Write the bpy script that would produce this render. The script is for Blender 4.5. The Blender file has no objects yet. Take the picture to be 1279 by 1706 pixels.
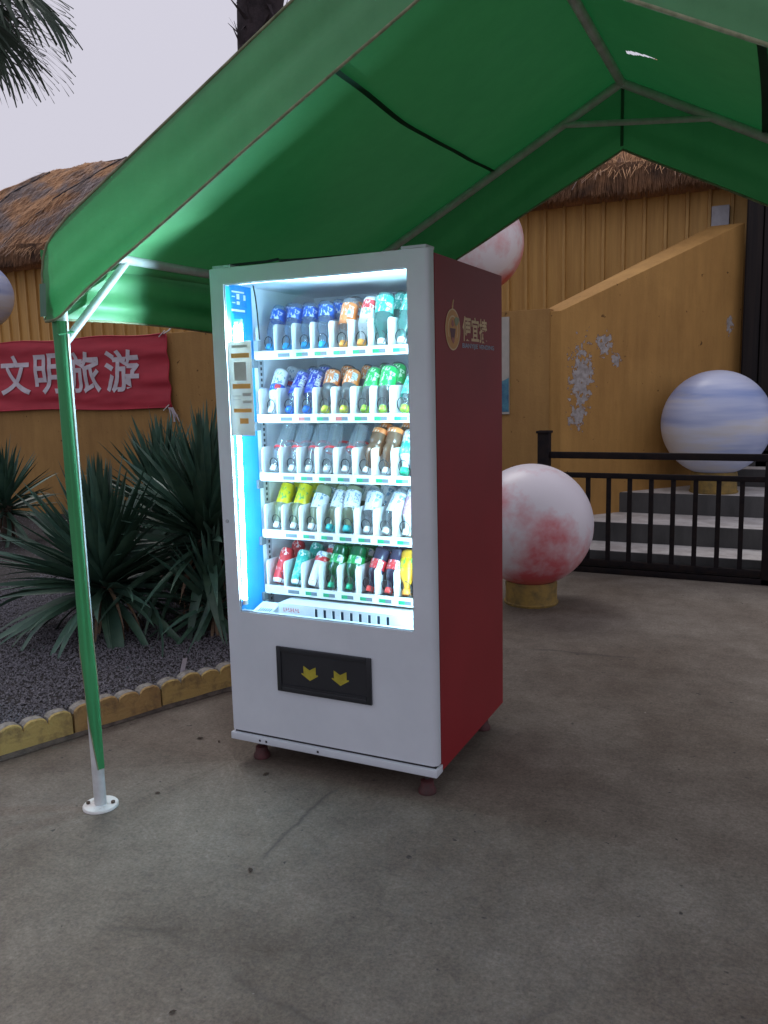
import bpy, bmesh, math, random
import numpy as np
from mathutils import Vector, Matrix, noise as mnoise
random.seed(7); RNG = np.random.default_rng(7)
PI = math.pi
S = bpy.context.scene
COL = S.collection

# ------------------------------------------------------------------ camera
CAM = Vector((1.9610, -2.5761, 1.4850)); YAW, PITCH, ROLL = -0.4546, 0.1505, -0.0248
fw = Vector((math.sin(YAW)*math.cos(PITCH), math.cos(YAW)*math.cos(PITCH), -math.sin(PITCH)))
r0 = Vector((math.cos(YAW), -math.sin(YAW), 0)); u0 = r0.cross(fw)
rr = math.cos(ROLL)*r0 + math.sin(ROLL)*u0; uu = -math.sin(ROLL)*r0 + math.cos(ROLL)*u0
cd = bpy.data.cameras.new('camera'); cam = bpy.data.objects.new('camera', cd); COL.objects.link(cam)
cd.sensor_fit = 'VERTICAL'; cd.sensor_height = 24; cd.lens = 24*1378.4/1706; cd.clip_start = .05; cd.clip_end = 500
cam.matrix_world = Matrix(((rr.x, uu.x, -fw.x, CAM.x), (rr.y, uu.y, -fw.y, CAM.y), (rr.z, uu.z, -fw.z, CAM.z), (0, 0, 0, 1)))
S.camera = cam

# ------------------------------------------------------------------ sky, sun, exposure
SUN_EL, SUN_ROT = math.radians(58), math.radians(308)
W = bpy.data.worlds.new('World'); S.world = W; W.use_nodes = True
wn = W.node_tree.nodes; wl = W.node_tree.links; wn.clear()
sky = wn.new('ShaderNodeTexSky'); sky.sky_type = 'NISHITA'; sky.sun_disc = False
sky.sun_elevation = SUN_EL; sky.sun_rotation = SUN_ROT; sky.air_density = 1.5; sky.dust_density = 6
mx = wn.new('ShaderNodeMix'); mx.data_type = 'RGBA'; mx.inputs[0].default_value = .93      # overcast veil over the clear sky
mx.inputs[7].default_value = (6.45, 6.28, 7.30, 1)
bg = wn.new('ShaderNodeBackground'); bg.inputs[1].default_value = .1
wo = wn.new('ShaderNodeOutputWorld')
wl.new(sky.outputs[0], mx.inputs[6]); wl.new(mx.outputs[2], bg.inputs[0]); wl.new(bg.outputs[0], wo.inputs[0])
sd = bpy.data.lights.new('sun', 'SUN'); sd.energy = .95; sd.angle = math.radians(25); sd.color = (1, .97, .94)
sun = bpy.data.objects.new('sun', sd); COL.objects.link(sun)
sdir = Vector((math.sin(SUN_ROT)*math.cos(SUN_EL), math.cos(SUN_ROT)*math.cos(SUN_EL), math.sin(SUN_EL)))
sun.rotation_euler = sdir.to_track_quat('Z', 'Y').to_euler(); sun.location = (-6, 4, 8)
S.view_settings.view_transform = 'Standard'; S.view_settings.look = 'None'
S.view_settings.exposure = 0; S.view_settings.gamma = 1; S.view_settings.use_curve_mapping = False
S.render.engine = 'CYCLES'
S.cycles.use_denoising = True; S.cycles.max_bounces = 8; S.cycles.transparent_max_bounces = 24
S.cycles.sample_clamp_indirect = 6; S.cycles.caustics_reflective = False; S.cycles.caustics_refractive = False

# ------------------------------------------------------------------ materials
M = {}
def nt(name):
    m = bpy.data.materials.new(name); m.use_nodes = True; M[name] = m
    n = m.node_tree.nodes; n.clear(); out = n.new('ShaderNodeOutputMaterial')
    return m, n, m.node_tree.links, out
def math_node(n, l, op, a, b):
    q = n.new('ShaderNodeMath'); q.operation = op
    for i, v in enumerate((a, b)):
        if isinstance(v, (int, float)): q.inputs[i].default_value = v
        else: l.new(v, q.inputs[i])
    return q.outputs[0]
def mixc(n, l, fac, a, b, blend='MIX'):
    q = n.new('ShaderNodeMix'); q.data_type = 'RGBA'; q.blend_type = blend
    for i, v in ((0, fac), (6, a), (7, b)):
        if isinstance(v, (int, float)): q.inputs[i].default_value = v
        elif isinstance(v, tuple): q.inputs[i].default_value = (*v[:3], 1)
        else: l.new(v, q.inputs[i])
    return q.outputs[2]
def noise_tex(n, l, scale, detail=4, rough=.6, vec=None, coord='Object', sc=(1, 1, 1)):
    t = n.new('ShaderNodeTexNoise'); t.inputs['Scale'].default_value = scale
    t.inputs['Detail'].default_value = detail; t.inputs['Roughness'].default_value = rough
    mp = n.new('ShaderNodeMapping'); mp.inputs['Scale'].default_value = sc
    if vec is None:
        tc = n.new('ShaderNodeTexCoord'); vec = tc.outputs[coord]
    l.new(vec, mp.inputs[0]); l.new(mp.outputs[0], t.inputs['Vector'])
    return t.outputs['Fac']
def ramp(n, l, fac, p0, p1, c0=(0, 0, 0), c1=(1, 1, 1)):
    r = n.new('ShaderNodeValToRGB'); e = r.color_ramp.elements
    e[0].position, e[1].position = p0, p1; e[0].color = (*c0, 1); e[1].color = (*c1, 1)
    l.new(fac, r.inputs[0]); return r.outputs[0]
def mat(name, c, c2=None, rough=.6, scale=8, sc=(1, 1, 1), lo=.35, hi=.65, bump=0, bscale=60, metal=0, spec=.5, rnd=0, coord='Object', ink=None):
    m, n, l, out = nt(name); p = n.new('ShaderNodeBsdfPrincipled')
    p.inputs['Roughness'].default_value = rough; p.inputs['Metallic'].default_value = metal
    p.inputs['Specular IOR Level'].default_value = spec
    if c2 is None: c2 = tuple(v*.82 for v in c)
    col = ramp(n, l, noise_tex(n, l, scale, 5, .62, None, coord, sc), lo, hi, c2, c)
    if ink:
        g1 = ramp(n, l, noise_tex(n, l, 95, 2, .5, None, coord, (1, 1, .55)), .53, .57); g2 = ramp(n, l, noise_tex(n, l, 24, 2, .5, None, coord, (.8, .8, 1.6)), .50, .54)
        col = mixc(n, l, math_node(n, l, 'MULTIPLY', math_node(n, l, 'MULTIPLY', g1, g2), .9), col, ink)
    if rnd:
        oi = n.new('ShaderNodeObjectInfo'); h = n.new('ShaderNodeHueSaturation'); l.new(col, h.inputs['Color'])
        v = math_node(n, l, 'ADD', math_node(n, l, 'MULTIPLY', oi.outputs['Random'], 2*rnd), 1-rnd)
        l.new(v, h.inputs['Value'])
        hv = math_node(n, l, 'ADD', math_node(n, l, 'MULTIPLY', oi.outputs['Random'], .03), .485); l.new(hv, h.inputs['Hue'])
        col = h.outputs[0]
    l.new(col, p.inputs['Base Color'])
    if bump:
        b = n.new('ShaderNodeBump'); b.inputs['Strength'].default_value = bump; b.inputs['Distance'].default_value = .01
        l.new(noise_tex(n, l, bscale, 4, .6, None, coord, sc), b.inputs['Height']); l.new(b.outputs[0], p.inputs['Normal'])
    l.new(p.outputs[0], out.inputs[0]); return m
def emit(name, c, s):
    m, n, l, out = nt(name); e = n.new('ShaderNodeEmission'); e.inputs[0].default_value = (*c, 1); e.inputs[1].default_value = s
    l.new(e.outputs[0], out.inputs[0]); return m
def clear_mat(name, tint, body=(.9, .95, 1), k=.12, gloss=.35, rough=.08, base=.10):
    """thin clear plastic or glass: straight-through tint, a little body, a Fresnel sheen"""
    m, n, l, out = nt(name)
    t = n.new('ShaderNodeBsdfTransparent'); t.inputs[0].default_value = (*tint, 1)
    d = n.new('ShaderNodeBsdfTranslucent'); d.inputs[0].default_value = (*body, 1)
    d2 = n.new('ShaderNodeBsdfDiffuse'); d2.inputs[0].default_value = (*body, 1)
    dd = n.new('ShaderNodeMixShader'); dd.inputs[0].default_value = .5; l.new(d.outputs[0], dd.inputs[1]); l.new(d2.outputs[0], dd.inputs[2])
    a = n.new('ShaderNodeMixShader'); a.inputs[0].default_value = k; l.new(t.outputs[0], a.inputs[1]); l.new(dd.outputs[0], a.inputs[2])
    g = n.new('ShaderNodeBsdfGlossy'); g.inputs['Roughness'].default_value = rough
    lw = n.new('ShaderNodeLayerWeight'); lw.inputs[0].default_value = .5
    fr_ = math_node(n, l, 'ADD', math_node(n, l, 'MULTIPLY', math_node(n, l, 'POWER', lw.outputs['Facing'], 4), gloss), base)
    b = n.new('ShaderNodeMixShader'); l.new(fr_, b.inputs[0]); l.new(a.outputs[0], b.inputs[1]); l.new(g.outputs[0], b.inputs[2])
    l.new(b.outputs[0], out.inputs[0]); return m
def fabric(name, c, tr, k=.4):
    m, n, l, out = nt(name)
    f = noise_tex(n, l, 2.2, 5, .6)
    p = n.new('ShaderNodeBsdfPrincipled'); p.inputs['Roughness'].default_value = .48; p.inputs['Specular IOR Level'].default_value = .42
    cc = ramp(n, l, f, .3, .7, tuple(v*.78 for v in c), c)
    cc = mixc(n, l, .5, cc, ramp(n, l, noise_tex(n, l, 9, 6, .7, None, 'Object', (1, 1, .4)), .35, .65, (.8, .82, .78), (1.06, 1.05, 1.04)), 'MULTIPLY')
    l.new(cc, p.inputs['Base Color'])
    bm_ = n.new('ShaderNodeBump'); bm_.inputs['Strength'].default_value = .25; bm_.inputs['Distance'].default_value = .02
    l.new(noise_tex(n, l, 5, 5, .6, None, 'Object', (1, .35, 1)), bm_.inputs['Height']); l.new(bm_.outputs[0], p.inputs['Normal'])
    t = n.new('ShaderNodeBsdfTranslucent'); t.inputs[0].default_value = (*tr, 1)
    a = n.new('ShaderNodeMixShader'); a.inputs[0].default_value = k; l.new(p.outputs[0], a.inputs[1]); l.new(t.outputs[0], a.inputs[2])
    l.new(a.outputs[0], out.inputs[0]); return m

# concrete ground
m, n, l, out = nt('concrete'); p = n.new('ShaderNodeBsdfPrincipled'); p.inputs['Roughness'].default_value = .78; p.inputs['Specular IOR Level'].default_value = .35
big = noise_tex(n, l, .9, 6, .65); mid = noise_tex(n, l, 5, 7, .7); fine = noise_tex(n, l, 140, 3, .6); speck = noise_tex(n, l, 26, 2, .5)
c = ramp(n, l, big, .36, .64, (.158, .130, .104), (.252, .228, .196))
c = mixc(n, l, .85, c, ramp(n, l, mid, .34, .66, (.66, .63, .60), (1.05, 1.04, 1.02)), 'MULTIPLY')
c = mixc(n, l, .55, c, ramp(n, l, noise_tex(n, l, 38, 6, .75), .32, .68, (.58, .56, .55), (1.18, 1.17, 1.16)), 'MULTIPLY')
c = mixc(n, l, .6, c, ramp(n, l, noise_tex(n, l, 85, 3, .7), .36, .64, (.66, .65, .64), (1.2, 1.19, 1.18)), 'MULTIPLY')
c = mixc(n, l, .5, c, ramp(n, l, fine, .25, .75, (.62, .62, .62), (1.15, 1.15, 1.15)), 'MULTIPLY')
c = mixc(n, l, ramp(n, l, speck, .765, .79), c, (.34, .31, .27))
c = mixc(n, l, ramp(n, l, noise_tex(n, l, 21, 3, .5), .70, .74), c, (.05, .045, .04))
vo = n.new('ShaderNodeTexVoronoi'); vo.feature = 'DISTANCE_TO_EDGE'; vo.inputs['Scale'].default_value = .42
tc = n.new('ShaderNodeTexCoord'); wv = n.new('ShaderNodeMix'); wv.data_type = 'VECTOR'; wv.inputs[0].default_value = .16
nz = n.new('ShaderNodeTexNoise'); nz.inputs['Scale'].default_value = 2.6; nz.inputs['Detail'].default_value = 6
l.new(tc.outputs['Object'], nz.inputs['Vector']); l.new(tc.outputs['Object'], wv.inputs[4]); l.new(nz.outputs['Color'], wv.inputs[5]); l.new(wv.outputs[1], vo.inputs['Vector'])
crack = math_node(n, l, 'MULTIPLY', ramp(n, l, vo.outputs['Distance'], .0015, .005, (1, 1, 1), (0, 0, 0)), ramp(n, l, noise_tex(n, l, 1.3, 3, .5), .48, .56))
c = mixc(n, l, math_node(n, l, 'MULTIPLY', crack, .6), c, (.05, .045, .04))
l.new(c, p.inputs['Base Color'])
b = n.new('ShaderNodeBump'); b.inputs['Strength'].default_value = .5; b.inputs['Distance'].default_value = .012
hh = math_node(n, l, 'ADD', math_node(n, l, 'MULTIPLY', fine, .25), math_node(n, l, 'ADD', math_node(n, l, 'MULTIPLY', mid, .8), math_node(n, l, 'MULTIPLY', crack, -.4)))
l.new(hh, b.inputs['Height']); l.new(b.outputs[0], p.inputs['Normal']); l.new(p.outputs[0], out.inputs[0])

mat('soil', (.05, .045, .045), (.03, .028, .028), rough=.95, scale=30, bump=.6, bscale=90)
mat('gravel', (.26, .25, .275), (.075, .075, .088), rough=.8, scale=75, lo=.3, hi=.75)
mat('kerb_yellow', (.47, .34, .115), (.20, .14, .065), rough=.75, scale=14, lo=.3, hi=.52, bump=.6, bscale=60, rnd=.14)
mat('kerb_grey', (.33, .31, .28), (.16, .15, .13), rough=.9, scale=35, bump=.5, bscale=90)
mat('mortar', (.13, .11, .09), (.05, .042, .036), rough=.95, scale=25, bump=.6)
mat('fence_black', (.010, .009, .011), (.02, .014, .013), rough=.65, scale=20, spec=.12)
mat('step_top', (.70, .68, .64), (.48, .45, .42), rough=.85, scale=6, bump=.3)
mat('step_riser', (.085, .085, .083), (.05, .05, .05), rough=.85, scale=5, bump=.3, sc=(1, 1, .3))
mat('tube_white', (.62, .64, .65), (.45, .46, .46), rough=.38, scale=12)
mat('plate_white', (.72, .72, .70), (.4, .36, .3), rough=.5, scale=40, lo=.25, hi=.45)
mat('bolt', (.12, .09, .07), rough=.6, metal=.6)
fabric('canopy_green', (.135, .40, .175), (.016, .185, .05), .34)
fabric('wrap_green', (.07, .40, .15), (.03, .28, .08), .25)
mat('hem', (.30, .31, .19), (.14, .17, .09), rough=.8, scale=25)
mat('seam_dark', (.025, .10, .05), rough=.7)
mat('window_patch', (.05, .15, .085), (.04, .12, .07), rough=.5)
mat('thatch', (.46, .26, .14), (.24, .14, .09), rough=.95, scale=3.2, sc=(1, 1, 1), bump=.8, bscale=45)
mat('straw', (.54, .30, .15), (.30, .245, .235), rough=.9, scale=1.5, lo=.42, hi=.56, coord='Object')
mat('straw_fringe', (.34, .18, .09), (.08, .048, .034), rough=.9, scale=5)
mat('rope', (.035, .03, .035), rough=.8)
mat('board_ochre', (.60, .355, .10), (.47, .26, .07), rough=.6, scale=3, sc=(7, 1, .35), bump=.15, bscale=30)
mat('batten_ochre', (.68, .42, .135), (.42, .235, .07), rough=.6, scale=4, sc=(4, 1, .5))
mat('poster_base', (.44, .41, .36), (.36, .35, .30), rough=.35)
mat('poster_blue', (.02, .10, .19), (.07, .25, .33), rough=.35, scale=22)
mat('dark_panel', (.016, .014, .015), (.028, .022, .02), rough=.6, scale=6, sc=(6, 1, .2), spec=.15)
mat('pipe_grey', (.42, .42, .45), (.3, .3, .33), rough=.5, scale=9)
mat('drum_yellow', (.34, .22, .05), (.17, .12, .04), rough=.7, scale=14)
mat('yucca', (.075, .150, .095), (.03, .08, .062), rough=.45, scale=5, sc=(1, 1, 3), rnd=.35)
mat('yucca_dry', (.28, .19, .12), (.12, .075, .05), rough=.85, scale=8, rnd=.3)
mat('yucca_stem', (.10, .07, .05), (.04, .03, .022), rough=.95, scale=20, bump=.8)
mat('palm_green', (.05, .085, .05), (.025, .045, .03), rough=.55, scale=4, rnd=.2)
mat('palm_trunk', (.055, .04, .045), (.02, .015, .018), rough=.95, scale=10, bump=.8, bscale=25)
mat('scrap', (.6, .6, .66), rough=.5)
mat('crumb', (.10, .09, .08), rough=.9)
mat('leaf_dry', (.06, .04, .025), (.03, .02, .015), rough=.8, scale=30)

# stucco of the garden wall, with peeled spots given by place (object space) and noise
def stucco(name, c, c2, peel):
    m, n, l, out = nt(name); p = n.new('ShaderNodeBsdfPrincipled'); p.inputs['Roughness'].default_value = .8
    p.inputs['Specular IOR Level'].default_value = .3
    col = ramp(n, l, noise_tex(n, l, 1.1, 6, .65), .3, .7, c2, c)
    col = mixc(n, l, .6, col, ramp(n, l, noise_tex(n, l, 3, 5, .7, None, 'Object', (3, 3, .4)), .3, .75, (.66, .62, .58), (1.08, 1.05, 1)), 'MULTIPLY')
    spots = noise_tex(n, l, 16, 3, .5)
    col = mixc(n, l, ramp(n, l, spots, .715, .75), col, (.12, .06, .02))
    tc = n.new('ShaderNodeTexCoord'); tot = None
    for (x, y, z, sx, sz) in peel:
        mp = n.new('ShaderNodeMapping'); mp.vector_type = 'POINT'
        mp.inputs['Location'].default_value = (-x/sx, -y/sx, -z/sz); mp.inputs['Scale'].default_value = (1/sx, 1/sx, 1/sz)
        l.new(tc.outputs['Object'], mp.inputs[0])
        ln = n.new('ShaderNodeVectorMath'); ln.operation = 'LENGTH'; l.new(mp.outputs[0], ln.inputs[0])
        v = math_node(n, l, 'SUBTRACT', 1, ln.outputs['Value']); v = math_node(n, l, 'MAXIMUM', v, 0)
        tot = v if tot is None else math_node(n, l, 'MAXIMUM', tot, v)
    bmp = n.new('ShaderNodeBump'); bmp.inputs['Strength'].default_value = .35; bmp.inputs['Distance'].default_value = .01
    h = noise_tex(n, l, 45, 4, .6)
    if tot is not None:
        pn = math_node(n, l, 'MULTIPLY', math_node(n, l, 'ADD', math_node(n, l, 'MULTIPLY', tot, .42), noise_tex(n, l, 24, 5, .6)), 1)
        pn_raw = pn; pn = math_node(n, l, 'MULTIPLY', ramp(n, l, pn, .722, .73), ramp(n, l, tot, 0, .05))
        edge = ramp(n, l, noise_tex(n, l, 30, 2, .5), .3, .7, (.26, .23, .21), (.44, .41, .40))
        col = mixc(n, l, math_node(n, l, 'MULTIPLY', ramp(n, l, pn_raw, .698, .706), ramp(n, l, tot, 0, .05)), col, (.16, .075, .03)); col = mixc(n, l, pn, col, edge)
        h = math_node(n, l, 'SUBTRACT', h, math_node(n, l, 'MULTIPLY', pn, .6))
    l.new(h, bmp.inputs['Height']); l.new(bmp.outputs[0], p.inputs['Normal'])
    l.new(col, p.inputs['Base Color']); l.new(p.outputs[0], out.inputs[0])
stucco('stucco_low', (.44, .26, .088), (.34, .19, .066), [])
stucco('stucco_wing', (.51, .29, .088), (.40, .215, .064), [(.35, 4.62, 1.52, .20, .50), (.32, 4.6, 1.20, .16, .22), (.50, 4.8, 1.80, .15, .16), (.60, 4.9, 1.66, .10, .10), (1.43, 5.93, 1.98, .08, .13)])

# vending machine
mat('machine_white', (.62, .66, .72), (.56, .60, .66), rough=.42, scale=3)
mat('machine_red', (.265, .013, .02), (.225, .011, .016), rough=.5, scale=2, spec=.35)
mat('gap_dark', (.02, .02, .022), rough=.7)
mat('liner_white', (.74, .78, .82), (.68, .73, .78), rough=.5)
mat('panel_cyan', (.012, .26, .62), (.010, .22, .56), rough=.5, scale=4)
mat('print_blue', (.01, .16, .50), (.012, .22, .60), rough=.4, scale=40)
mat('plastic_white', (.82, .83, .84), rough=.4)
mat('rail_grey', (.42, .45, .48), rough=.4, metal=.3)
mat('wire', (.05, .05, .055), rough=.35, metal=.7)
mat('tag_green', (.01, .30, .13), rough=.5); mat('tag_grey', (.14, .17, .19), rough=.5); mat('tag_red', (.5, .12, .1), rough=.5)
mat('flap_black', (.013, .015, .02), (.018, .02, .026), rough=.35, scale=5)
mat('arrow_yellow', (.42, .36, .03), (.32, .27, .02), rough=.6, scale=30)
mat('foot_red', (.09, .018, .02), (.05, .02, .02), rough=.6, scale=30); mat('steel', (.1, .09, .09), rough=.4, metal=.8)
fabric('sticker', (.80, .79, .77), (.8, .76, .7), .36); mat('sticker_orange', (.92, .46, .12), rough=.4); mat('sticker_grey', (.62, .62, .62), rough=.5)
mat('logo_orange', (.66, .30, .08), rough=.5); mat('logo_cream', (.80, .56, .33), rough=.5); mat('logo_leaf', (.28, .30, .17), rough=.5)
mat('logo_dark', (.10, .012, .03), rough=.5); mat('logo_rose', (.42, .12, .10), rough=.5); mat('logo_blue', (.34, .42, .58), rough=.5)
mat('ink_red', (.6, .05, .05), rough=.5); mat('hole_dark', (.03, .08, .14), rough=.6)
emit('led_tube', (.50, .82, 1.0), 80); emit('led_strip', (.45, .80, 1.0), 20); emit('led_side', (.45, .80, 1.0), 115); emit('led_lamp', (.60, .88, 1.0), 3000)
clear_mat('glass', (.985, .995, 1), (.9, .95, 1), .0, .5, .02, .03)
# drinks
clear_mat('pet_clear', (.95, .98, 1), (.90, .96, 1), .22, .9, .06)
clear_mat('pet_blue', (.84, .93, 1), (.55, .78, 1), .2, .8, .08)
clear_mat('pet_teal', (.45, .78, .72), (.22, .55, .5), .4, .4, .1)
clear_mat('pet_green', (.05, .55, .22), (.01, .30, .11), .6, .35, .1)
clear_mat('pet_amber', (.80, .55, .38), (.50, .30, .18), .5, .35, .1)
clear_mat('pet_grey', (.62, .66, .68), (.42, .44, .45), .5, .35, .1)
clear_mat('pet_pale', (.86, .92, .72), (.72, .78, .55), .4, .35, .1)
mat('cola', (.03, .025, .05), (.05, .04, .07), rough=.12)
mat('juice', (.75, .38, .03), rough=.25)
mat('cap_blue', (.03, .42, .75), rough=.3); mat('cap_orange', (.85, .33, .05), rough=.3); mat('cap_white', (.85, .87, .88), rough=.3)
mat('cap_yellow', (.68, .66, .06), rough=.3); mat('cap_lime', (.36, .62, .05), rough=.3); mat('cap_green', (.01, .38, .18), rough=.3)
mat('cap_teal', (.02, .36, .36), rough=.3); mat('cap_red', (.72, .06, .05), rough=.3); mat('cap_deep', (.02, .16, .58), rough=.3)
mat('lab_blue', (.006, .09, .50), (.01, .14, .60), rough=.3, scale=30, ink=(.7, .8, .9)); mat('lab_navy', (.012, .035, .36), (.25, .3, .6), rough=.3, scale=26, lo=.33, hi=.5, ink=(.7, .75, .9))
mat('lab_orange', (.75, .19, .03), (.80, .28, .10), rough=.3, scale=20, ink=(.85, .8, .7)); mat('lab_green', (.01, .33, .06), (.02, .40, .10), rough=.3, scale=20, ink=(.8, .9, .7))
mat('lab_white', (.80, .82, .83), (.60, .68, .74), rough=.35, scale=45, lo=.3, hi=.45, ink=(.15, .3, .45)); mat('lab_red', (.62, .035, .04), (.75, .25, .22), rough=.3, scale=24, lo=.28, hi=.42, ink=(.85, .8, .78))
mat('lab_yellow', (.70, .62, .01), (.62, .5, .01), rough=.3, scale=14, ink=(.1, .35, .1)); mat('lab_teal', (.03, .40, .32), (.5, .7, .6), rough=.3, scale=30, lo=.3, hi=.5, ink=(.85, .9, .88))
mat('lab_pink', (.62, .32, .42), rough=.3, ink=(.9, .85, .88)); mat('ink_grey', (.32, .36, .42), (.75, .77, .8), rough=.4, scale=160, lo=.45, hi=.55)
mat('banner_red', (.50, .032, .055), (.40, .025, .045), rough=.7, scale=2, sc=(1, 1, 4))
mat('banner_white', (.66, .61, .66), (.54, .49, .54), rough=.75, scale=9)

# globe lamps (unlit shells with printed clouds)
def globe_mat(name, base, spot, kind):
    m, n, l, out = nt(name); p = n.new('ShaderNodeBsdfPrincipled'); p.inputs['Roughness'].default_value = .35
    p.inputs['Subsurface Weight'].default_value = .0
    if kind == 'cloud':
        f = noise_tex(n, l, 2.3, 5, .6)
        tc = n.new('ShaderNodeTexCoord'); sx = n.new('ShaderNodeSeparateXYZ'); l.new(tc.outputs['Object'], sx.inputs[0])
        f = math_node(n, l, 'SUBTRACT', f, math_node(n, l, 'MULTIPLY', sx.outputs['Z'], .22))
        c = ramp(n, l, f, .45, .68, base, spot)
    else:
        f = noise_tex(n, l, 1.1, 4, .55, None, 'Object', (.5, .5, 5))
        c = ramp(n, l, f, .30, .62, spot, base)
        f2 = noise_tex(n, l, 1.2, 4, .6, None, 'Object', (.6, .6, 3.5))
        c = mixc(n, l, ramp(n, l, f2, .52, .66), c, (.62, .61, .62))
    l.new(c, p.inputs['Base Color']); l.new(p.outputs[0], out.inputs[0])
globe_mat('globe_pink', (.78, .73, .78), (.66, .10, .12), 'cloud')
globe_mat('globe_blue', (.66, .70, .85), (.24, .33, .62), 'band')
globe_mat('globe_rose', (.84, .77, .78), (.7, .15, .14), 'cloud')

# ------------------------------------------------------------------ mesh helpers
def mesh_from(name, v, f, mats=('concrete',), fi=None, smooth=False):
    me = bpy.data.meshes.new(name); me.from_pydata([tuple(map(float, p)) for p in v], [], f)
    for k in mats: me.materials.append(M[k])
    if fi is not None: me.polygons.foreach_set('material_index', fi)
    if smooth: me.polygons.foreach_set('use_smooth', [True]*len(me.polygons))
    me.update(); return me
def world_origin(o):
    v = Vector((0, 0, 0))
    while o is not None: v = v + o.location; o = o.parent
    return v
class MB:
    def __init__(s): s.v = []; s.f = []; s.m = []
    def add(s, v, f, mi=0):
        b = len(s.v); s.v += [tuple(p) for p in v]; s.f += [tuple(i+b for i in q) for q in f]; s.m += [mi]*len(f); return s
    def box(s, x0, x1, y0, y1, z0, z1, mi=0):
        v = [(x, y, z) for z in (z0, z1) for y in (y0, y1) for x in (x0, x1)]
        return s.add(v, [(0, 2, 3, 1), (4, 5, 7, 6), (0, 1, 5, 4), (2, 6, 7, 3), (0, 4, 6, 2), (1, 3, 7, 5)], mi)
    def prism(s, pts, axis, a0, a1, mi=0):
        """2-D outline extruded along an axis: 'y' takes (x,z), 'x' takes (y,z), 'z' takes (x,y)"""
        g = {'y': lambda p, a: (p[0], a, p[1]), 'x': lambda p, a: (a, p[0], p[1]), 'z': lambda p, a: (p[0], p[1], a)}[axis]
        k = len(pts); v = [g(p, a0) for p in pts]+[g(p, a1) for p in pts]
        return s.add(v, [tuple(range(k))[::-1], tuple(range(k, 2*k))]+[(i, (i+1) % k, (i+1) % k+k, i+k) for i in range(k)], mi)
    def tube(s, pts, r, n=10, mi=0, cap=True):
        pts = [Vector(p) for p in pts]; rs = r if isinstance(r, (list, tuple)) else [r]*len(pts)
        rings = []; ref = None
        for i, p in enumerate(pts):
            d = (pts[min(i+1, len(pts)-1)]-pts[max(i-1, 0)]).normalized()
            if ref is None: ref = Vector((0, 0, 1)) if abs(d.z) < .9 else Vector((1, 0, 0))
            a = (ref-d*ref.dot(d)).normalized(); b = d.cross(a); ref = a
            rings.append([p+rs[i]*(math.cos(2*PI*k/n)*a+math.sin(2*PI*k/n)*b) for k in range(n)])
        v = [q for ring in rings for q in ring]
        f = [(i*n+k, i*n+(k+1) % n, (i+1)*n+(k+1) % n, (i+1)*n+k) for i in range(len(pts)-1) for k in range(n)]
        if cap: f += [tuple(range(n))[::-1], tuple(range((len(pts)-1)*n, len(pts)*n))]
        return s.add(v, f, mi)
    def lathe(s, prof, c=(0, 0, 0), n=16, mi=0, a0=0, a1=2*PI):
        full = abs(a1-a0-2*PI) < 1e-6; k = n if full else n+1
        v = [(c[0]+r*math.cos(a0+(a1-a0)*j/n), c[1]+r*math.sin(a0+(a1-a0)*j/n), c[2]+z) for (r, z) in prof for j in range(k)]
        f = []
        for i in range(len(prof)-1):
            for j in range(n):
                j2 = (j+1) % k if full else j+1
                f.append((i*k+j, i*k+j2, (i+1)*k+j2, (i+1)*k+j))
        return s.add(v, f, mi)
    def grid(s, fn, nu, nv, mi=0, keep=None):
        v = [fn(i/nu, j/nv) for j in range(nv+1) for i in range(nu+1)]
        f = []
        for j in range(nv):
            for i in range(nu):
                if keep is None or keep((i+.5)/nu, (j+.5)/nv): f.append((j*(nu+1)+i, j*(nu+1)+i+1, (j+1)*(nu+1)+i+1, (j+1)*(nu+1)+i))
        return s.add(v, f, mi)
    def build(s, name, mats, parent=None, smooth=False, sharp=None):
        mats = (mats,) if isinstance(mats, str) else mats
        o0 = world_origin(parent) if parent else Vector((0, 0, 0))
        me = mesh_from(name, [(x-o0.x, y-o0.y, z-o0.z) for x, y, z in s.v], s.f, mats, s.m, smooth)
        if smooth and sharp: me.set_sharp_from_angle(angle=math.radians(sharp))
        o = bpy.data.objects.new(name, me); COL.objects.link(o)
        if parent: o.parent = parent
        return o
def empty(name, loc=(0, 0, 0)):
    o = bpy.data.objects.new(name, None); COL.objects.link(o); o.location = loc; o.empty_display_size = .1; return o
def tag(o, label=None, cat=None, group=None, kind=None):
    if label: o['label'] = label
    if cat: o['category'] = cat
    if group: o['group'] = group
    if kind: o['kind'] = kind
    return o
def link_mesh(name, me, parent=None, mw=None):
    o = bpy.data.objects.new(name, me); COL.objects.link(o)
    if parent: o.parent = parent
    if mw is not None: o.matrix_local = mw
    return o
def bevel(o, w, seg=2, ang=40):
    bm = bmesh.new(); bm.from_mesh(o.data)
    bmesh.ops.remove_doubles(bm, verts=bm.verts, dist=1e-5)
    es = [e for e in bm.edges if len(e.link_faces) == 2 and e.calc_face_angle(0) > math.radians(ang)]
    bmesh.ops.bevel(bm, geom=es, offset=w, segments=seg, affect='EDGES', profile=.6, clamp_overlap=True)
    bm.to_mesh(o.data); bm.free(); o.data.polygons.foreach_set('use_smooth', [True]*len(o.data.polygons))
    o.data.set_sharp_from_angle(angle=math.radians(35)); return o
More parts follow.
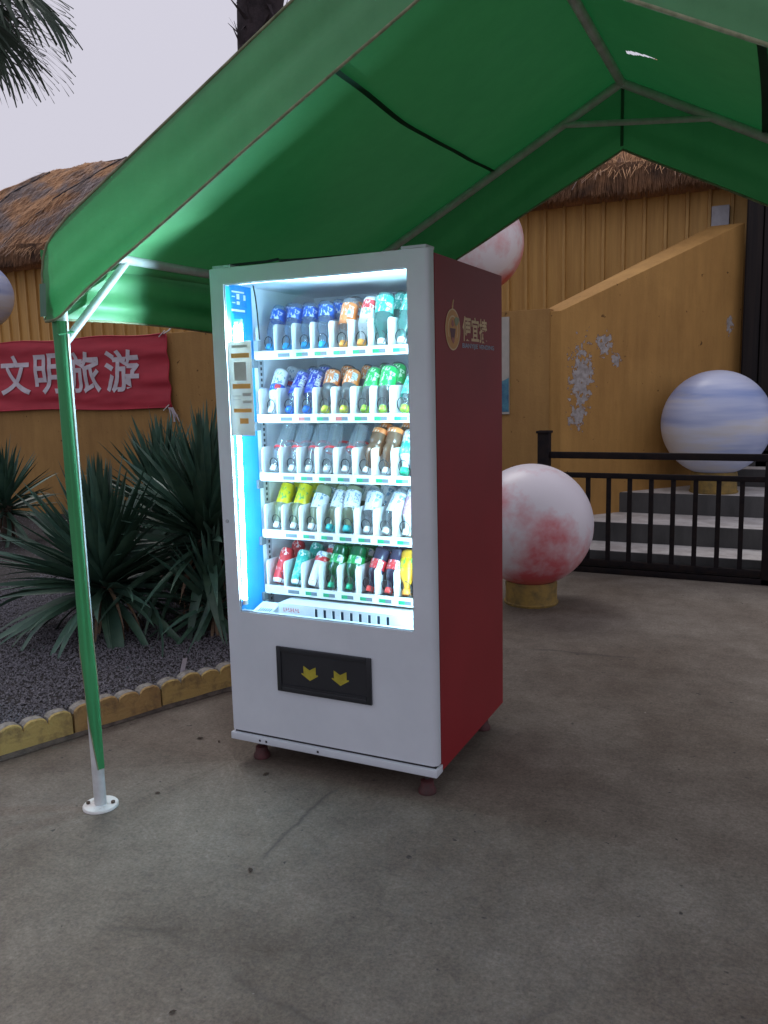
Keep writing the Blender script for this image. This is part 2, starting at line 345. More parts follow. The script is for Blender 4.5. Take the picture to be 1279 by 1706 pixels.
def text_mesh(body, size, material, bold=0, ext=.0):
    cu = bpy.data.curves.new('lettering', 'FONT'); cu.body = body; cu.size = size; cu.offset = bold; cu.extrude = ext
    cu.align_x = 'LEFT'; cu.align_y = 'BOTTOM_BASELINE'; cu.resolution_u = 4
    o = bpy.data.objects.new('lettering', cu); COL.objects.link(o)
    dg = bpy.context.evaluated_depsgraph_get(); me = bpy.data.meshes.new_from_object(o.evaluated_get(dg))
    bpy.data.objects.remove(o); bpy.data.curves.remove(cu)
    me.materials.clear(); me.materials.append(M[material]); return me
def fit_text(me, w, h):
    """scale the outline to a w x h box with its corner at the origin"""
    co = np.array([v.co for v in me.vertices]); a = co.min(0); b = co.max(0)
    me.transform(Matrix.Diagonal((w/(b[0]-a[0]), h/(b[1]-a[1]), 1, 1)) @ Matrix.Translation((-a[0], -a[1], 0)))
def w_noise(x, y, z, s=1.0): return mnoise.noise(Vector((x*s, y*s, z*s)))

# ------------------------------------------------------------------ ground, planting bed, kerb
g = MB().grid(lambda u, v: (-60+120*u, -30+120*v, 0), 4, 4).build('ground', 'concrete'); tag(g, kind='structure')
KERB = [(-1.62, -2.1), (-1.22, -1.15), (-.935, -.47), (-.80, -.12), (-.70, .17), (-.59, .44), (-.475, .68), (-.40, 1.0), (-.40, 1.5), (-.46, 2.6), (-.52, 4.42)]
def path_pts(P):                                     # arc-length parametrised kerb line
    d = [0]
    for a, b_ in zip(P, P[1:]): d.append(d[-1]+math.dist(a, b_))
    return d
KD = path_pts(KERB)
def kerb_at(s):
    s = min(max(s, 0), KD[-1]-1e-6)
    for i in range(len(KD)-1):
        if KD[i] <= s <= KD[i+1]:
            t = (s-KD[i])/(KD[i+1]-KD[i]); a, b_ = KERB[i], KERB[i+1]
            return (a[0]+(b_[0]-a[0])*t, a[1]+(b_[1]-a[1])*t), math.atan2(b_[1]-a[1], b_[0]-a[0])
BED_Z = .095
bed_poly = [(x-.03, y) for x, y in KERB]+[(-14, 4.42), (-14, -2.1)]
bed = MB().prism(bed_poly[::-1], 'z', .004, BED_Z).build('planting_bed', 'soil'); tag(bed, kind='structure')
kerb = empty('kerb', (KERB[2][0], KERB[2][1], 0)); tag(kerb, kind='structure')
def kerb_block(L, seed):
    rg = random.Random(seed); n = 4; w = L/n; pts = [(0, .0)]
    for k in range(n):
        hh = .128+rg.uniform(-.006, .006)
        for j in range(9):
            a = PI*j/8; pts.append((w*k+w/2-(w/2-.001)*math.cos(a), hh-.032+.036*math.sin(a)**.8+rg.uniform(-.0015, .0015)))
    pts.append((L, 0))
    mb = MB(); k = len(pts); T = .062
    v = [(x, 0, z) for x, z in pts]+[(x, .010, z+.006*(z > .05)) for x, z in pts]+[(x, T, z+.002*(z > .05)) for x, z in pts]
    # front face as strips so that the scalloped outline stays clean
    for i in range(1, k-2):
        x0, z0 = pts[i]; x1, z1 = pts[i+1]
        mb.add([(x0, 0, 0), (x1, 0, 0), (x1, 0, z1), (x0, 0, z0)], [(0, 1, 2, 3)], 0)
        mb.add([(x0, 0, z0), (x1, 0, z1), (x1, .009, z1+.005), (x0, .009, z0+.005)], [(0, 1, 2, 3)], 0)
        mb.add([(x0, .009, z0+.005), (x1, .009, z1+.005), (x1, T, z1+.003), (x0, T, z0+.003)], [(0, 1, 2, 3)], 1)
        mb.add([(x0, T, z0+.003), (x1, T, z1+.003), (x1, T, 0), (x0, T, 0)], [(0, 1, 2, 3)], 1)
    z0 = pts[1][1]
    for x in (0, L): mb.add([(x, 0, 0), (x, 0, z0), (x, .009, z0+.005), (x, T, z0+.003), (x, T, 0)], [(0, 1, 2, 3, 4)], 0)
    return mb
blk = []
for i in range(5):
    q = kerb_block(.416, i); blk.append(mesh_from('kerb_block', q.v, q.f, ('kerb_yellow', 'kerb_grey'), q.m))
s = .06; i = 0
while s < KD[-1]-.42:
    (x, y), a = kerb_at(s); (x2, y2), _ = kerb_at(s+.416); a = math.atan2(y2-y, x2-x)
    o = link_mesh('kerb_block', blk[i % 5], kerb, Matrix.Translation(Vector((x, y, random.uniform(-.006, .004)))-kerb.location) @ Matrix.Rotation(a+random.uniform(-.012, .012), 4, 'Z'))
    s += .424; i += 1
# mortar skirt along the kerb foot
mk = MB(); pp = []
for k in range(60):
    s = KD[-1]*k/59; (x, y), a = kerb_at(s); nx, ny = math.sin(a), -math.cos(a); wv_ = .020+.014*w_noise(s*6, 0, 1)+.01*w_noise(s*19, 0, 4); pp.append((x, y, nx, ny, wv_))
for a_, b_ in zip(pp, pp[1:]):
    mk.add([(a_[0], a_[1], .018), (b_[0], b_[1], .018), (b_[0]+b_[2]*b_[4], b_[1]+b_[3]*b_[4], .003), (a_[0]+a_[2]*a_[4], a_[1]+a_[3]*a_[4], .003)], [(0, 3, 2, 1)])
mk.build('mortar', 'mortar', kerb)

# gravel: too many to count
def inside(px, py):
    r = np.zeros(len(px), bool); P = bed_poly; j = len(P)-1
    for i in range(len(P)):
        xi, yi = P[i]; xj, yj = P[j]
        r ^= ((yi > py) != (yj > py)) & (px < (xj-xi)*(py-yi)/(yj-yi+1e-12)+xi); j = i
    return r
NG = 120000
near = RNG.random(NG) < .8
gx = np.where(near, RNG.uniform(-3.2, -.4, NG), RNG.uniform(-9, -.4, NG)); gy = np.where(near, RNG.uniform(-1.0, 2.6, NG), RNG.uniform(-1.2, 4.4, NG))
ok = inside(gx+.02, gy) ; gx, gy = gx[ok], gy[ok]; NG = len(gx)
octa = np.array([(1, 0, 0), (-1, 0, 0), (0, 1, 0), (0, -1, 0), (0, 0, 1), (0, 0, -1)], float)
of = np.array([(0, 2, 4), (2, 1, 4), (1, 3, 4), (3, 0, 4)])
sz = RNG.uniform(.0035, .0085, NG)[:, None, None]*RNG.uniform(.5, 1.3, (NG, 1, 3)); V = octa[None]*sz*RNG.uniform(.6, 1.25, (NG, 6, 1))
th = RNG.uniform(0, 2*PI, NG); ph = RNG.uniform(-.9, .9, NG); c_, s_ = np.cos(th)[:, None], np.sin(th)[:, None]; cp, sp = np.cos(ph)[:, None], np.sin(ph)[:, None]
V = np.stack([V[..., 0]*cp+V[..., 2]*sp, V[..., 1], -V[..., 0]*sp+V[..., 2]*cp], -1)
V = np.stack([V[..., 0]*c_-V[..., 1]*s_, V[..., 0]*s_+V[..., 1]*c_, V[..., 2]], -1)
zz = BED_Z+.003+.006*RNG.random(NG)
V += np.stack([gx, gy, zz], -1)[:, None]
Fc = (of[None]+(np.arange(NG)*6)[:, None, None]).reshape(-1, 3)
me = bpy.data.meshes.new('gravel'); me.from_pydata(V.reshape(-1, 3), [], Fc); me.materials.append(M['gravel']); me.update()
go = link_mesh('gravel', me); tag(go, 'dark grey gravel covering the planting bed behind the yellow kerb', 'gravel', kind='stuff')

# ------------------------------------------------------------------ low garden wall, wing wall, stairs
lw_ = MB().box(-9.2, .128, 4.46, 4.64, 0, 2.10).build('garden_wall', 'stucco_low'); bevel(lw_, .012)
tag(lw_, 'long plain ochre stucco wall behind the red banner and the gravel bed', 'wall')
R0, R1 = Vector((.222, 4.445)), Vector((1.53, 6.05)); d = (R1-R0).normalized(); nrm = Vector((-d.y, d.x))
L0, L1 = R0+nrm*.15, R1+nrm*.30; L1 = Vector((1.235, 6.06)); L0 = Vector((-.03, 4.645)); C0 = Vector((.1305, 4.452))
pl = [R0, R1, L1, L0, C0]; zt_ = (2.075, 2.90, 2.90, 2.078, 2.075)
v = [(q.x, q.y, 0) for q in pl]+[(q.x, q.y, z) for q, z in zip(pl, zt_)]
ww = MB().add(v, [(4, 3, 2, 1, 0), (5, 6, 7), (5, 7, 8, 9)]+[(k, (k+1) % 5, (k+1) % 5+5, k+5) for k in range(5)]).build('stair_wall', 'stucco_wing'); bevel(ww, .008)
tag(ww, 'ochre stucco wall with sloping top and peeling patches beside the steps', 'wall')
st = empty('stairs', (1.8, 4.0, 0)); tag(st, kind='structure')
for (x0, y0, y1, z0, z1) in ((.50, 3.95, 4.36, 0, .16), (.44, 4.36, 4.95, 0, .32), (.60, 4.95, 5.62, 0, .50), (1.10, 5.62, 5.90, 0, .66), (1.36, 5.90, 6.2, 0, .82)):
    mb = MB().box(x0, 3.6, y0, y1+.3, z0, z1-.002); mb.m[1] = 1
    o = mb.build('step', ('step_riser', 'step_top'), st); bevel(o, .012)

# ------------------------------------------------------------------ thatched building
B = empty('thatched_building', (-3, 6.4, 0)); tag(B, 'long ochre boarded building with a shaggy thatched roof behind the garden wall', 'building')
MB().box(-9.9, 3.4, 6.40, 9.0, 0, 3.55).build('wall', 'board_ochre', B)
bt = MB().prism([(-.022, 0), (.022, 0), (.014, -.03), (-.014, -.03)], 'z', 0, 1)
btm = mesh_from('batten', [(x, y, 1.0+z*2.5) for x, y, z in bt.v], bt.f, ('batten_ochre',))
x = -9.8
while x < 1.5:
    link_mesh('batten', btm, B, Matrix.Translation(Vector((x, 6.40, 0))-B.location)); x += .2035
RE0, RE1 = -10.1, 3.6                                # eave ends
EY, EZ, RY, RZ, RX0 = 5.98, 3.50, 7.55, 4.98, -8.85
def roof_pt(x, t):                                   # front slope, slightly rounded and lumpy
    x0 = RE0+(RX0-RE0)*t; xx = max(x, x0)
    y = EY+(RY-EY)*t; z = EZ+(RZ-EZ)*(t+.10*math.sin(PI*t))
    return Vector((xx, y, z+.05*w_noise(xx, y, 0, 1.7)+.02*w_noise(xx, y, 3, 6)))
mb = MB().grid(lambda u, t: roof_pt(RE0+(RE1-RE0)*u, t), 140, 18)
hip = lambda u, t: (RE0+(RX0-RE0)*t+0*u, EY+(RY-EY)*t+(2*(RY-EY)*(1-t))*u, EZ+(RZ-EZ)*(t+.10*math.sin(PI*t)))
mb.grid(hip, 12, 12)
mb.grid(lambda u, t: (max(RE0+(RE1-RE0)*u, RE0+(RX0-RE0)*t), 2*RY-EY-(RY-EY)*t, EZ+(RZ-EZ)*(t+.10*math.sin(PI*t))), 40, 8)
mb.grid(lambda u, t: (RE0+(RE1-RE0)*u, EY+.05*t+.4*t*t, EZ-.22*t), 60, 4)
roof = mb.build('roof', 'thatch', B, smooth=True)
def straw_mesh(name, n, fn, material, parent):
    P = np.zeros((n*4, 3))
    for i in range(n):
        a, dvec, L, w = fn(); side = Vector((1, random.uniform(-.4, .4), random.uniform(-.2, .2)))*w
        e = a+dvec*L; P[i*4:i*4+4] = [a-side, a+side, e+side*.25, e-side*.25]
    o0 = world_origin(parent); P -= np.array(o0)
    F = np.arange(n*4).reshape(-1, 4); me = bpy.data.meshes.new(name); me.from_pydata(P, [], F); me.materials.append(M[material]); me.update()
    o = bpy.data.objects.new(name, me); COL.objects.link(o); o.parent = parent; tag(o, kind='stuff'); return o
sl = Vector((0, EY-RY, EZ-RZ)).normalized()
def st_roof():
    u = random.random(); t = random.random()**.85; p = roof_pt(RE0+(RE1-RE0)*u, t)
    d_ = (sl+Vector((random.gauss(0, .25), random.gauss(0, .12), random.gauss(.05, .14)))).normalized()
    return p+Vector((0, 0, .012)), d_, random.uniform(.10, .30), random.uniform(.003, .008)
straw_mesh('straw', 42000, st_roof, 'straw', roof)
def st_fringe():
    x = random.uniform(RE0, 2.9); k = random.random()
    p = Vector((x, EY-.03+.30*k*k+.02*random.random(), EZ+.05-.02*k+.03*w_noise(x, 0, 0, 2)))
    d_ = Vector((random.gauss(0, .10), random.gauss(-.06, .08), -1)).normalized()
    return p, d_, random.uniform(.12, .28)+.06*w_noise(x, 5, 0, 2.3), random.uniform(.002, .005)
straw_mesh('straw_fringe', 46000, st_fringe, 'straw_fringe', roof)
for (xa, xb) in ((-8.15, -7.0), (-6.9, -5.7), (-9.3, -8.6), (-5.2, -4.2), (-1.2, -.4), (.1, .6), (1.1, 1.3)):
    pts = [roof_pt(xa+(xb-xa)*t, t)+Vector((0, -.012, .014)) for t in [.95*k/14 for k in range(15)]]
    MB().tube(pts, .012, 6).build('rope', 'rope', roof)

# downpipe-like grey post, dark entrance panels to the right
pb = MB().box(1.215, 1.375, 6.28, 6.36, 0, 3.12).build('grey_post', 'pipe_grey'); bevel(pb, .01)
tag(pb, 'pale grey square post standing behind the top of the sloping wall', 'post')
E_ = empty('entrance_screen', (2.1, 6.0, 0)); tag(E_, 'dark vertical metal screen at the right end of the thatched building', 'screen')
for k in range(9):
    x0 = 1.56+k*.14; w_ = .13
    o = MB().box(x0, x0+w_, 5.92-.02*(k % 2), 5.98, .6, 4.1).build('panel', 'dark_panel', E_); bevel(o, .008)
MB().box(1.545, 2.85, 5.985, 6.04, .6, 4.12).build('backing', 'dark_panel', E_)
ob = MB().box(1.78, 2.2, 5.86, 5.885, 1.80, 2.55).build('notice_board', 'board_ochre'); bevel(ob, .006)
tag(ob, 'orange board fixed on the dark screen at the right edge of the picture', 'board')

# poster on garden wall
P_ = empty('wall_poster', (-.7, 4.455, 1.6)); tag(P_, 'pale poster with a blue landscape, on the garden wall beside the red cabinet', 'poster')
MB().box(-1.15, -.228, 4.435, 4.457, 1.22, 2.05).build('board', 'poster_base', P_)
def hill(x): return 1.60+.10*math.sin(x*9+.4)+.04*math.sin(x*23)
mb = MB(); xs = [-1.13+.9*k/30 for k in range(31)]
for a_, b_ in zip(xs, xs[1:]): mb.add([(a_, 4.432, 1.24), (b_, 4.432, 1.24), (b_, 4.432, hill(b_)), (a_, 4.432, hill(a_))], [(0, 1, 2, 3)])
mb.build('picture', 'poster_blue', P_)

# ------------------------------------------------------------------ banner
BN = empty('red_banner', (-5.3, 4.40, 1.3)); tag(BN, 'red cloth banner with white characters tied along the garden wall', 'banner')
def ban_y(x, z):
    f = 4.405+.010*math.sin((z-1.3)*26+x*1.2)*(.35+.65*min(1, abs(z-1.72)/.3))
    e = math.exp(-((x+3.98)/.5)**2); f += .009*e*math.sin((z-1.7)*22+(x+3.98)*(z-1.7)*9)
    return f+.012*w_noise(x, z, 0, 3)+.011*w_noise(x*.7+z*1.5, z*5, 2, 2.4)*(.3+.7*min(1, abs(z-1.72)/.25))+.010*abs(w_noise(x*1.1-z*2, z*6, 8, 1.7))
def ban_pt(u, v_):
    x = -7.7+3.74*u; zt = 2.095+.012*math.sin(u*19); zb = 1.315+.008*math.sin(u*13+1)
    x += .02*math.sin(v_*PI)*0+(.03*(1-v_) if u > .99 else 0)
    z = zb+(zt-zb)*v_; return (x, ban_y(x, z), z)
MB().grid(ban_pt, 150, 40).build('cloth', 'banner_red', BN, smooth=True)
mb = MB().tube([ban_pt(k/60, 1) for k in range(61)], .008, 6); mb.tube([ban_pt(k/60, 0) for k in range(61)], .008, 6); mb.tube([ban_pt(1, k/20) for k in range(21)], .010, 6)
mb.build('hem', 'banner_red', BN, smooth=True)
for ch, x0, x1 in (('文', -6.47, -5.975), ('明', -5.91, -5.45), ('旅', -5.375, -4.90), ('游', -4.825, -4.335)):
    me = text_mesh(ch, .5, 'banner_white', bold=.009)
    bm = bmesh.new(); bm.from_mesh(me); bmesh.ops.triangulate(bm, faces=bm.faces)
    for _ in range(4):
        bmesh.ops.subdivide_edges(bm, edges=[e for e in bm.edges if e.calc_length() > .035], cuts=1); bmesh.ops.triangulate(bm, faces=[f for f in bm.faces if len(f.verts) > 3])
    bm.to_mesh(me); bm.free(); fit_text(me, x1-x0, .46)
    for v_ in me.vertices:
        x, z = x0+v_.co.x, 1.49+v_.co.y; v_.co = Vector((x, ban_y(x, z)-.009, z))-BN.location
    link_mesh('character', me, BN)
for z0, dz in ((2.09, .07), (1.32, -.09)):
    MB().tube([(-3.97, 4.40, z0), (-3.92, 4.42, z0+dz*.4), (-3.90, 4.455, z0+dz)], .007, 6).tube([(-4.03, 4.392, z0-.03), (-3.95, 4.392, z0+.03)], .006, 6).build('tie_cord', 'plate_white', BN)
mb = MB()
for k in range(5): mb.tube([(-3.96+.012*k, 4.40, 1.32), (-3.95+.016*k+random.uniform(-.02, .02), 4.41, 1.25), (-3.94+.014*k+random.uniform(-.03, .03), 4.43, 1.17)], .006, 5)
mb.build('frayed_end', 'banner_white', BN)

# ------------------------------------------------------------------ fence
FN = empty('railing', (1.7, 3.86, 0)); tag(FN, 'black metal railing with upright bars in front of the steps', 'railing')
FX1 = 3.3
for nm, (z0, z1, w_) in (('handrail', (.895, .945, .05)), ('rail', (.745, .785, .04)), ('bottom_rail', (.055, .105, .04)), ('foot_rail', (.0, .045, .06))):
    bevel(MB().box(.27, FX1, 3.86-w_/2, 3.86+w_/2, z0, z1).build(nm, 'fence_black', FN), .005)
o = MB().box(.195, .285, 3.815, 3.905, 0, 1.09).box(.185, .295, 3.805, 3.915, 1.09, 1.11).build('post', 'fence_black', FN); bevel(o, .006)
o = MB().box(1.835, 1.895, 3.83, 3.89, 0, .895).build('post', 'fence_black', FN); bevel(o, .004)
bar = MB().box(-.0165, .0165, -.0125, .0125, .105, .745); bme = mesh_from('bar', bar.v, bar.f, ('fence_black',))
x = .43
while x < FX1:
    if abs(x-1.865) > .06: link_mesh('bar', bme, FN, Matrix.Translation((x-1.7, 0, 0)))
    x += .1575

# ------------------------------------------------------------------ globe lamps
def globe(name, c, r, zbase, gm, label, rot=0):
    c = Vector(c); g0 = empty(name, (c.x, c.y, zbase)); tag(g0, label, 'globe lamp', 'painted globe lamps')
    prof = [(max(.0005, r*math.sin(PI*k/36)), -r*math.cos(PI*k/36)) for k in range(37)]
    me = MB().lathe(prof, (0, 0, 0), 56); sm = mesh_from('globe', me.v, me.f, (gm,), me.m, True)
    o = link_mesh('globe', sm, g0, Matrix.Translation(c-g0.location) @ Matrix.Rotation(rot, 4, 'Z'))
    dr = r*.44; zt = c.z-math.sqrt(r*r-dr*dr*.8)-zbase
    MB().lathe([(dr, 0), (dr*1.02, .012), (dr*.97, .02), (dr*.95, zt*.5), (dr*.97, zt*.85), (dr*.93, zt), (.001, zt)], (c.x, c.y, zbase), 36).build('drum_base', 'drum_yellow', g0, True, 40)
    return g0
globe('globe_lamp', (.432, 2.816, .537), .412, 0, 'globe_pink', 'white globe lamp with red clouds standing on the concrete beside the machine', 2.6)
globe('globe_lamp', (1.40, 5.18, 1.10), .455, .498, 'globe_blue', 'blue and white banded globe lamp standing on the steps behind the railing', 1.0)
globe('globe_lamp', (-.56, 4.55, 2.69), .415, 2.10, 'globe_rose', 'pale globe lamp with a pink underside on the garden wall behind the machine', 4.0)
globe('globe_lamp', (-6.92, 4.55, 2.69), .41, 2.10, 'globe_blue', 'pale blue globe lamp at the left edge, on the garden wall above the banner', 3.1)

# ------------------------------------------------------------------ tent
XL, XR, XC, YF, YB, ZE, ZR = -.228, 2.736, 1.254, -.505, 1.30, 1.965, 2.752
T = empty('canopy_tent', (XC, .4, 0)); tag(T, 'green gable canopy tent on white poles over the vending machine', 'canopy tent')
SLP = (ZR-ZE)/(XC-XL)
for x in (XL, XR):
    for y in (YF, YB):
        po = MB().tube([(x, y, .006), (x, y, ZE)], .0215, 16).build('post', 'tube_white', T, True, 40)
        MB().lathe([(.001, 0.010), (.060, .010), (.063, .006), (.063, 0), (.001, 0)], (x, y, .001), 28).build('base_plate', 'plate_white', po, True, 40)
        for a in (.5, 3.6):
            MB().lathe([(.007, 0), (.007, .008), (.001, .010)], (x+.045*math.cos(a), y+.045*math.sin(a), .011), 8).build('bolt', 'bolt', po)
for y in (YF, YB):
    for sx in (-1, 1):
        xe = XC+sx*(XC-XL)
        MB().tube([(xe, y, ZE), (XC, y, ZR)], .019, 12).build('rafter', 'tube_white', T, True, 40)
    xa, xb = .25, .375; MB().tube([(XC-xa, y-.006, ZR-SLP*xa-.004), (XC+xb, y-.006, ZR-SLP*xb-.004)], .013, 10).build('collar_tie', 'tube_white', T, True, 40)
MB().tube([(XC, YF, ZR), (XC, YB, ZR)], .019, 12).build('ridge_pole', 'tube_white', T, True, 40)
for x in (XL, XR): MB().tube([(x, YF, ZE), (x, YB, ZE)], .019, 12).build('eave_pole', 'tube_white', T, True, 40)
for x in (XL, XR):
    for y, sy in ((YF, 1), (YB, -1)):
        MB().tube([(x, y, 1.648), (x, y+sy*.33, ZE-.005)], .014, 10).build('brace', 'tube_white', T, True, 40)
def roof_z(x): return ZR+.024-SLP*abs(x-XC)
EX = XC-XL+.030                                        # half width of the fabric
def sag(u, v_): return -.018*math.sin(PI*v_)*(math.sin(PI*min(1, u*1.05)))
def roof_fn(sx):
    def fn(u, v_):
        d_ = EX*(1-u); y = YF-.03+(YB-YF+.06)*v_
        z = ZR+.024-SLP*d_
        if u < .07: z -= .05*(1-u/.07)**2             # rolls over the eave
        z += sag(u, v_)+.006*w_noise(d_*sx*1.4, y*.7, 0, 4)+.010*w_noise(d_*sx*.6, y*2.2, 2, 1.6)
        return (XC+sx*d_, y, z)
    return fn
def keep_right(u, v_):                                 # a tear near the ridge
    x = XC+EX*(1-u); y = YF-.03+(YB-YF+.06)*v_
    a, b_ = (x-1.345), (y-.895)
    t_ = (a*.92-b_*.35)/.155; w_ = (a*.35+b_*.92)
    return not (0 < t_ < 1 and abs(w_+.014*math.sin(t_*3)) < .015*(1-t_)**.7)
MB().grid(roof_fn(-1), 70, 60).build('roof_panel', 'canopy_green', T, True)
MB().grid(roof_fn(1), 150, 190, keep=keep_right).build('roof_panel', 'canopy_green', T, True)
# gable valances follow the rafters; the outer corners are rounded
def gable_outline(k):                                  # k 0..1 along half a gable, from the eave foot up to the ridge
    top = []
    r_ = .13; xl = XC-EX-.004
    pts = [(xl, ZE-.235), (xl, ZE-.15), (xl+.002, ZE-.085), (xl+.012, ZE-.038), (xl+.034, ZE+.002), (xl+.072, ZE+.037), (xl+.13, roof_z(xl+.13)+.002), (XC, ZR+.026)]
    low = [(xl+.002, ZE-.240), (xl+.02, ZE-.240), (xl+.045, ZE-.237), (xl+.075, ZE-.225), (xl+.12, ZE-.196), (xl+.20, ZE-.148), (xl+.27, ZE-.112), (XC, ZR-.258)]
    f = k*(len(pts)-1)
    # dense near the corner, long last piece
    i = min(int(f), len(pts)-2); t = f-i
    return tuple(pts[i][j]*(1-t)+pts[i+1][j]*t for j in (0, 1)), tuple(low[i][j]*(1-t)+low[i+1][j]*t for j in (0, 1))
KS = [i/28*6/7 for i in range(29)]+[6/7+(i+1)/60/7 for i in range(60)]
def valance(y, sgn, name='gable_valance'):
    for sx in (1, -1):
        fn = lambda i, v_: None
        rows = []
        for k in KS:
            (xt, zt), (xl, zl) = gable_outline(k); row = []
            for j in range(13):
                q = j/12; x = xt+(xl-xt)*q; z = zt+(zl-zt)*q
                wr = (.020*max(0, w_noise(x*2.2-z*4.2, z*.5, sgn+9, 3.0))+.010*abs(w_noise(x*3-z*5.5, z*.4, sgn+5, 2.6)))*(.25+.75*q)+.011*w_noise(x*1.2-z*2.4, z*.6, sgn, 5)*q+.014*w_noise(x*.8, z*.8, sgn+3, 3)*q+.006*math.sin((x*1.5-z*3.4)*15+2*w_noise(x, z, 0, 2))*q*(1.1-q)*(.5+w_noise(x, 0, 7, 2.5))
                if sx < 0: x = 2*XC-x
                row.append((x, y+sgn*(.004+.018*q)+wr, z))
            rows.append(row)
        mb = MB(); n_ = 13
        v = [p for r in rows for p in r]; f = [(i*n_+j, i*n_+j+1, (i+1)*n_+j+1, (i+1)*n_+j) for i in range(len(rows)-1) for j in range(12)]
        vo_ = mb.add(v, f).build(name, 'canopy_green', T, True)
        MB().tube([r[0] for r in rows], .0045, 6).tube([r[-1] for r in rows], .005, 6).build('hem', 'hem', vo_, True)
valance(YF-.032, -1); valance(YB+.032, 1)
for sx in (-1, 1):
    def sv(u, v_):
        y = YF-.03+(YB-YF+.06)*u; z = ZE-.232+.010*math.sin(u*7)+(.232-.01)*v_
        return (XC+sx*(EX+.002+.006*(1-v_)+.013*math.sin(z*62+w_noise(y*.6, z, 0, 2)*2)*(.4+.6*(1-v_))*.8+.008*w_noise(y, z, sx, 4)), y, z)
    o = MB().grid(sv, 60, 16).build('side_valance', 'canopy_green', T, True)
    MB().tube([sv(k/40, 0) for k in range(41)], .004, 6).build('hem', 'hem', o, True)
    # webbing straps sewn under the roof panel
    rf = roof_fn(sx); pts = []
    for k in range(25):
        x, y, z = rf(.62-.012*math.sin(k/24*PI), .01+.98*k/24); pts.append(Vector((x, y, z-.010)))
    mb = MB()
    for a_, b_ in zip(pts, pts[1:]):
        w_ = Vector((.013, 0, -.0*sx)); mb.add([a_-w_, a_+w_, b_+w_, b_-w_], [(0, 1, 2, 3), (3, 2, 1, 0)])
    mb.v = mb.v; o = mb.build('webbing_strap', 'seam_dark', T)
MB().box(XC-.006, XC+.006, YB+.030, YB+.040, ZR-.25, ZR+.02).build('gable_seam', 'seam_dark', T)
MB().grid(lambda u, v_: (XC-EX+.010+.032*u, YF-.061-.004*u-.008*(1-v_), ZE-.228+.105*v_), 3, 5).build('corner_patch', 'window_patch', T)
# green sheet wound round the front pole
def wrap(u, v_):
    z = .150+(ZE-.24-.150)*v_
    k = max(0, min(1, (.75-z)/.6)); c0 = math.radians(-98)*(1-k)+math.radians(-5)*k; hs = math.radians(88)*(1-k)+math.radians(36)*k
    a = c0+(2*u-1)*hs; r_ = .0275-.003*k+.003*w_noise(a, z, 0, 3)+.0022*math.sin(a*5+z*4)
    return (XL+r_*math.cos(a), YF+r_*math.sin(a), z)
o = MB().grid(wrap, 18, 60).build('pole_wrap', 'wrap_green', T, True)
MB().tube([wrap(0, k/40) for k in range(41)], .0025, 5).tube([wrap(1, k/40) for k in range(41)], .0025, 5).build('hem', 'hem', o)
MB().tube([(XL+.03, YF+.02, 1.69), (XL-.02, YF+.035, 1.70), (XL-.04, YF-.0, 1.695), (XL+.02, YF-.035, 1.68), (XL+.03, YF+.02, 1.69)], .003, 5).build('tie_cord', 'wrap_green', T)
MB().tube([(XL+.0, YF+.16, 1.93), (XL+.02, YF+.2, 1.90), (XL+.01, YF+.21, 1.96)], .004, 5).build('tie_cord', 'wrap_green', T)

# ------------------------------------------------------------------ vending machine
MW, MD, ZT, ZB = .8876, .7637, 1.93, .0985
VM = empty('vending_machine', (MW/2, MD/2, 0)); tag(VM, 'white fronted red sided vending machine with a lit glass window full of drinks', 'vending machine')
def part(mb, name, mats, parent=None, bev=0, smooth=False): 
    o = mb.build(name, mats, parent or VM, smooth, 35 if smooth else None)
    if bev: bevel(o, bev)
    return o
# cabinet shell: sides, back, top, bottom as plates
cab = MB().box(.006, .030, .045, MD, ZB, ZT-.012).box(MW-.030, MW-.006+.006, .045, MD, ZB, ZT-.012).box(.031, MW-.031, MD-.03, MD-.002, ZB, ZT-.014).box(.031, MW-.031, .05, MD-.031, ZT-.045, ZT-.014).box(.031, MW-.031, .05, MD-.031, ZB+.002, ZB+.04)
part(cab, 'cabinet', 'machine_red')
gk = MB()
for (x0, x1, z0, z1) in ((.012, .046, ZB+.02, ZT-.02), (.836, MW-.006, ZB+.02, ZT-.02), (.0461, .8359, 1.89, ZT-.02), (.0461, .8359, ZB+.02, .57)): gk.box(x0, x1, .0362, .0455, z0, z1)
part(gk, 'door_gasket', 'gap_dark')
# door: two stiles with rounded outer corners, a head rail, a lower panel
GX0, GX1, GZ0, GZ1 = .064, .808, .628, 1.872
def stile(x0, x1, left):
    r_ = .022; pts = []
    if left: pts = [(x1, .0), (x1, .036), (x0, .036)]+[(x0+.008-.008*math.cos(a), .008-.008*math.sin(a)) for a in [PI/2*k/5 for k in range(6)]]
    else: pts = [(x0, .036), (x0, 0)]+[(x1-r_+r_*math.sin(a), r_-r_*math.cos(a)) for a in [PI/2*k/8 for k in range(9)]]+[(x1, .036)]
    return pts
dr = MB(); dr.prism(stile(0, GX0, True)[::-1], 'z', ZB+.036, ZT); dr.prism(stile(GX1, MW+.001, False)[::-1], 'z', ZB+.036, ZT)
dr.box(GX0, GX1, 0, .036, GZ1, ZT); dr.box(GX0, GX1, 0, .036, ZB+.036, GZ0)
door = part(dr, 'door', 'machine_white', smooth=True)
part(MB().box(-.004, MW+.003, -.010, .05, ZB-.002, ZB+.027), 'bottom_sill', 'machine_white', bev=.003)
part(MB().box(.01, MW-.006, .004, .03, ZB+.0265, ZB+.0365), 'sill_gap', 'gap_dark')
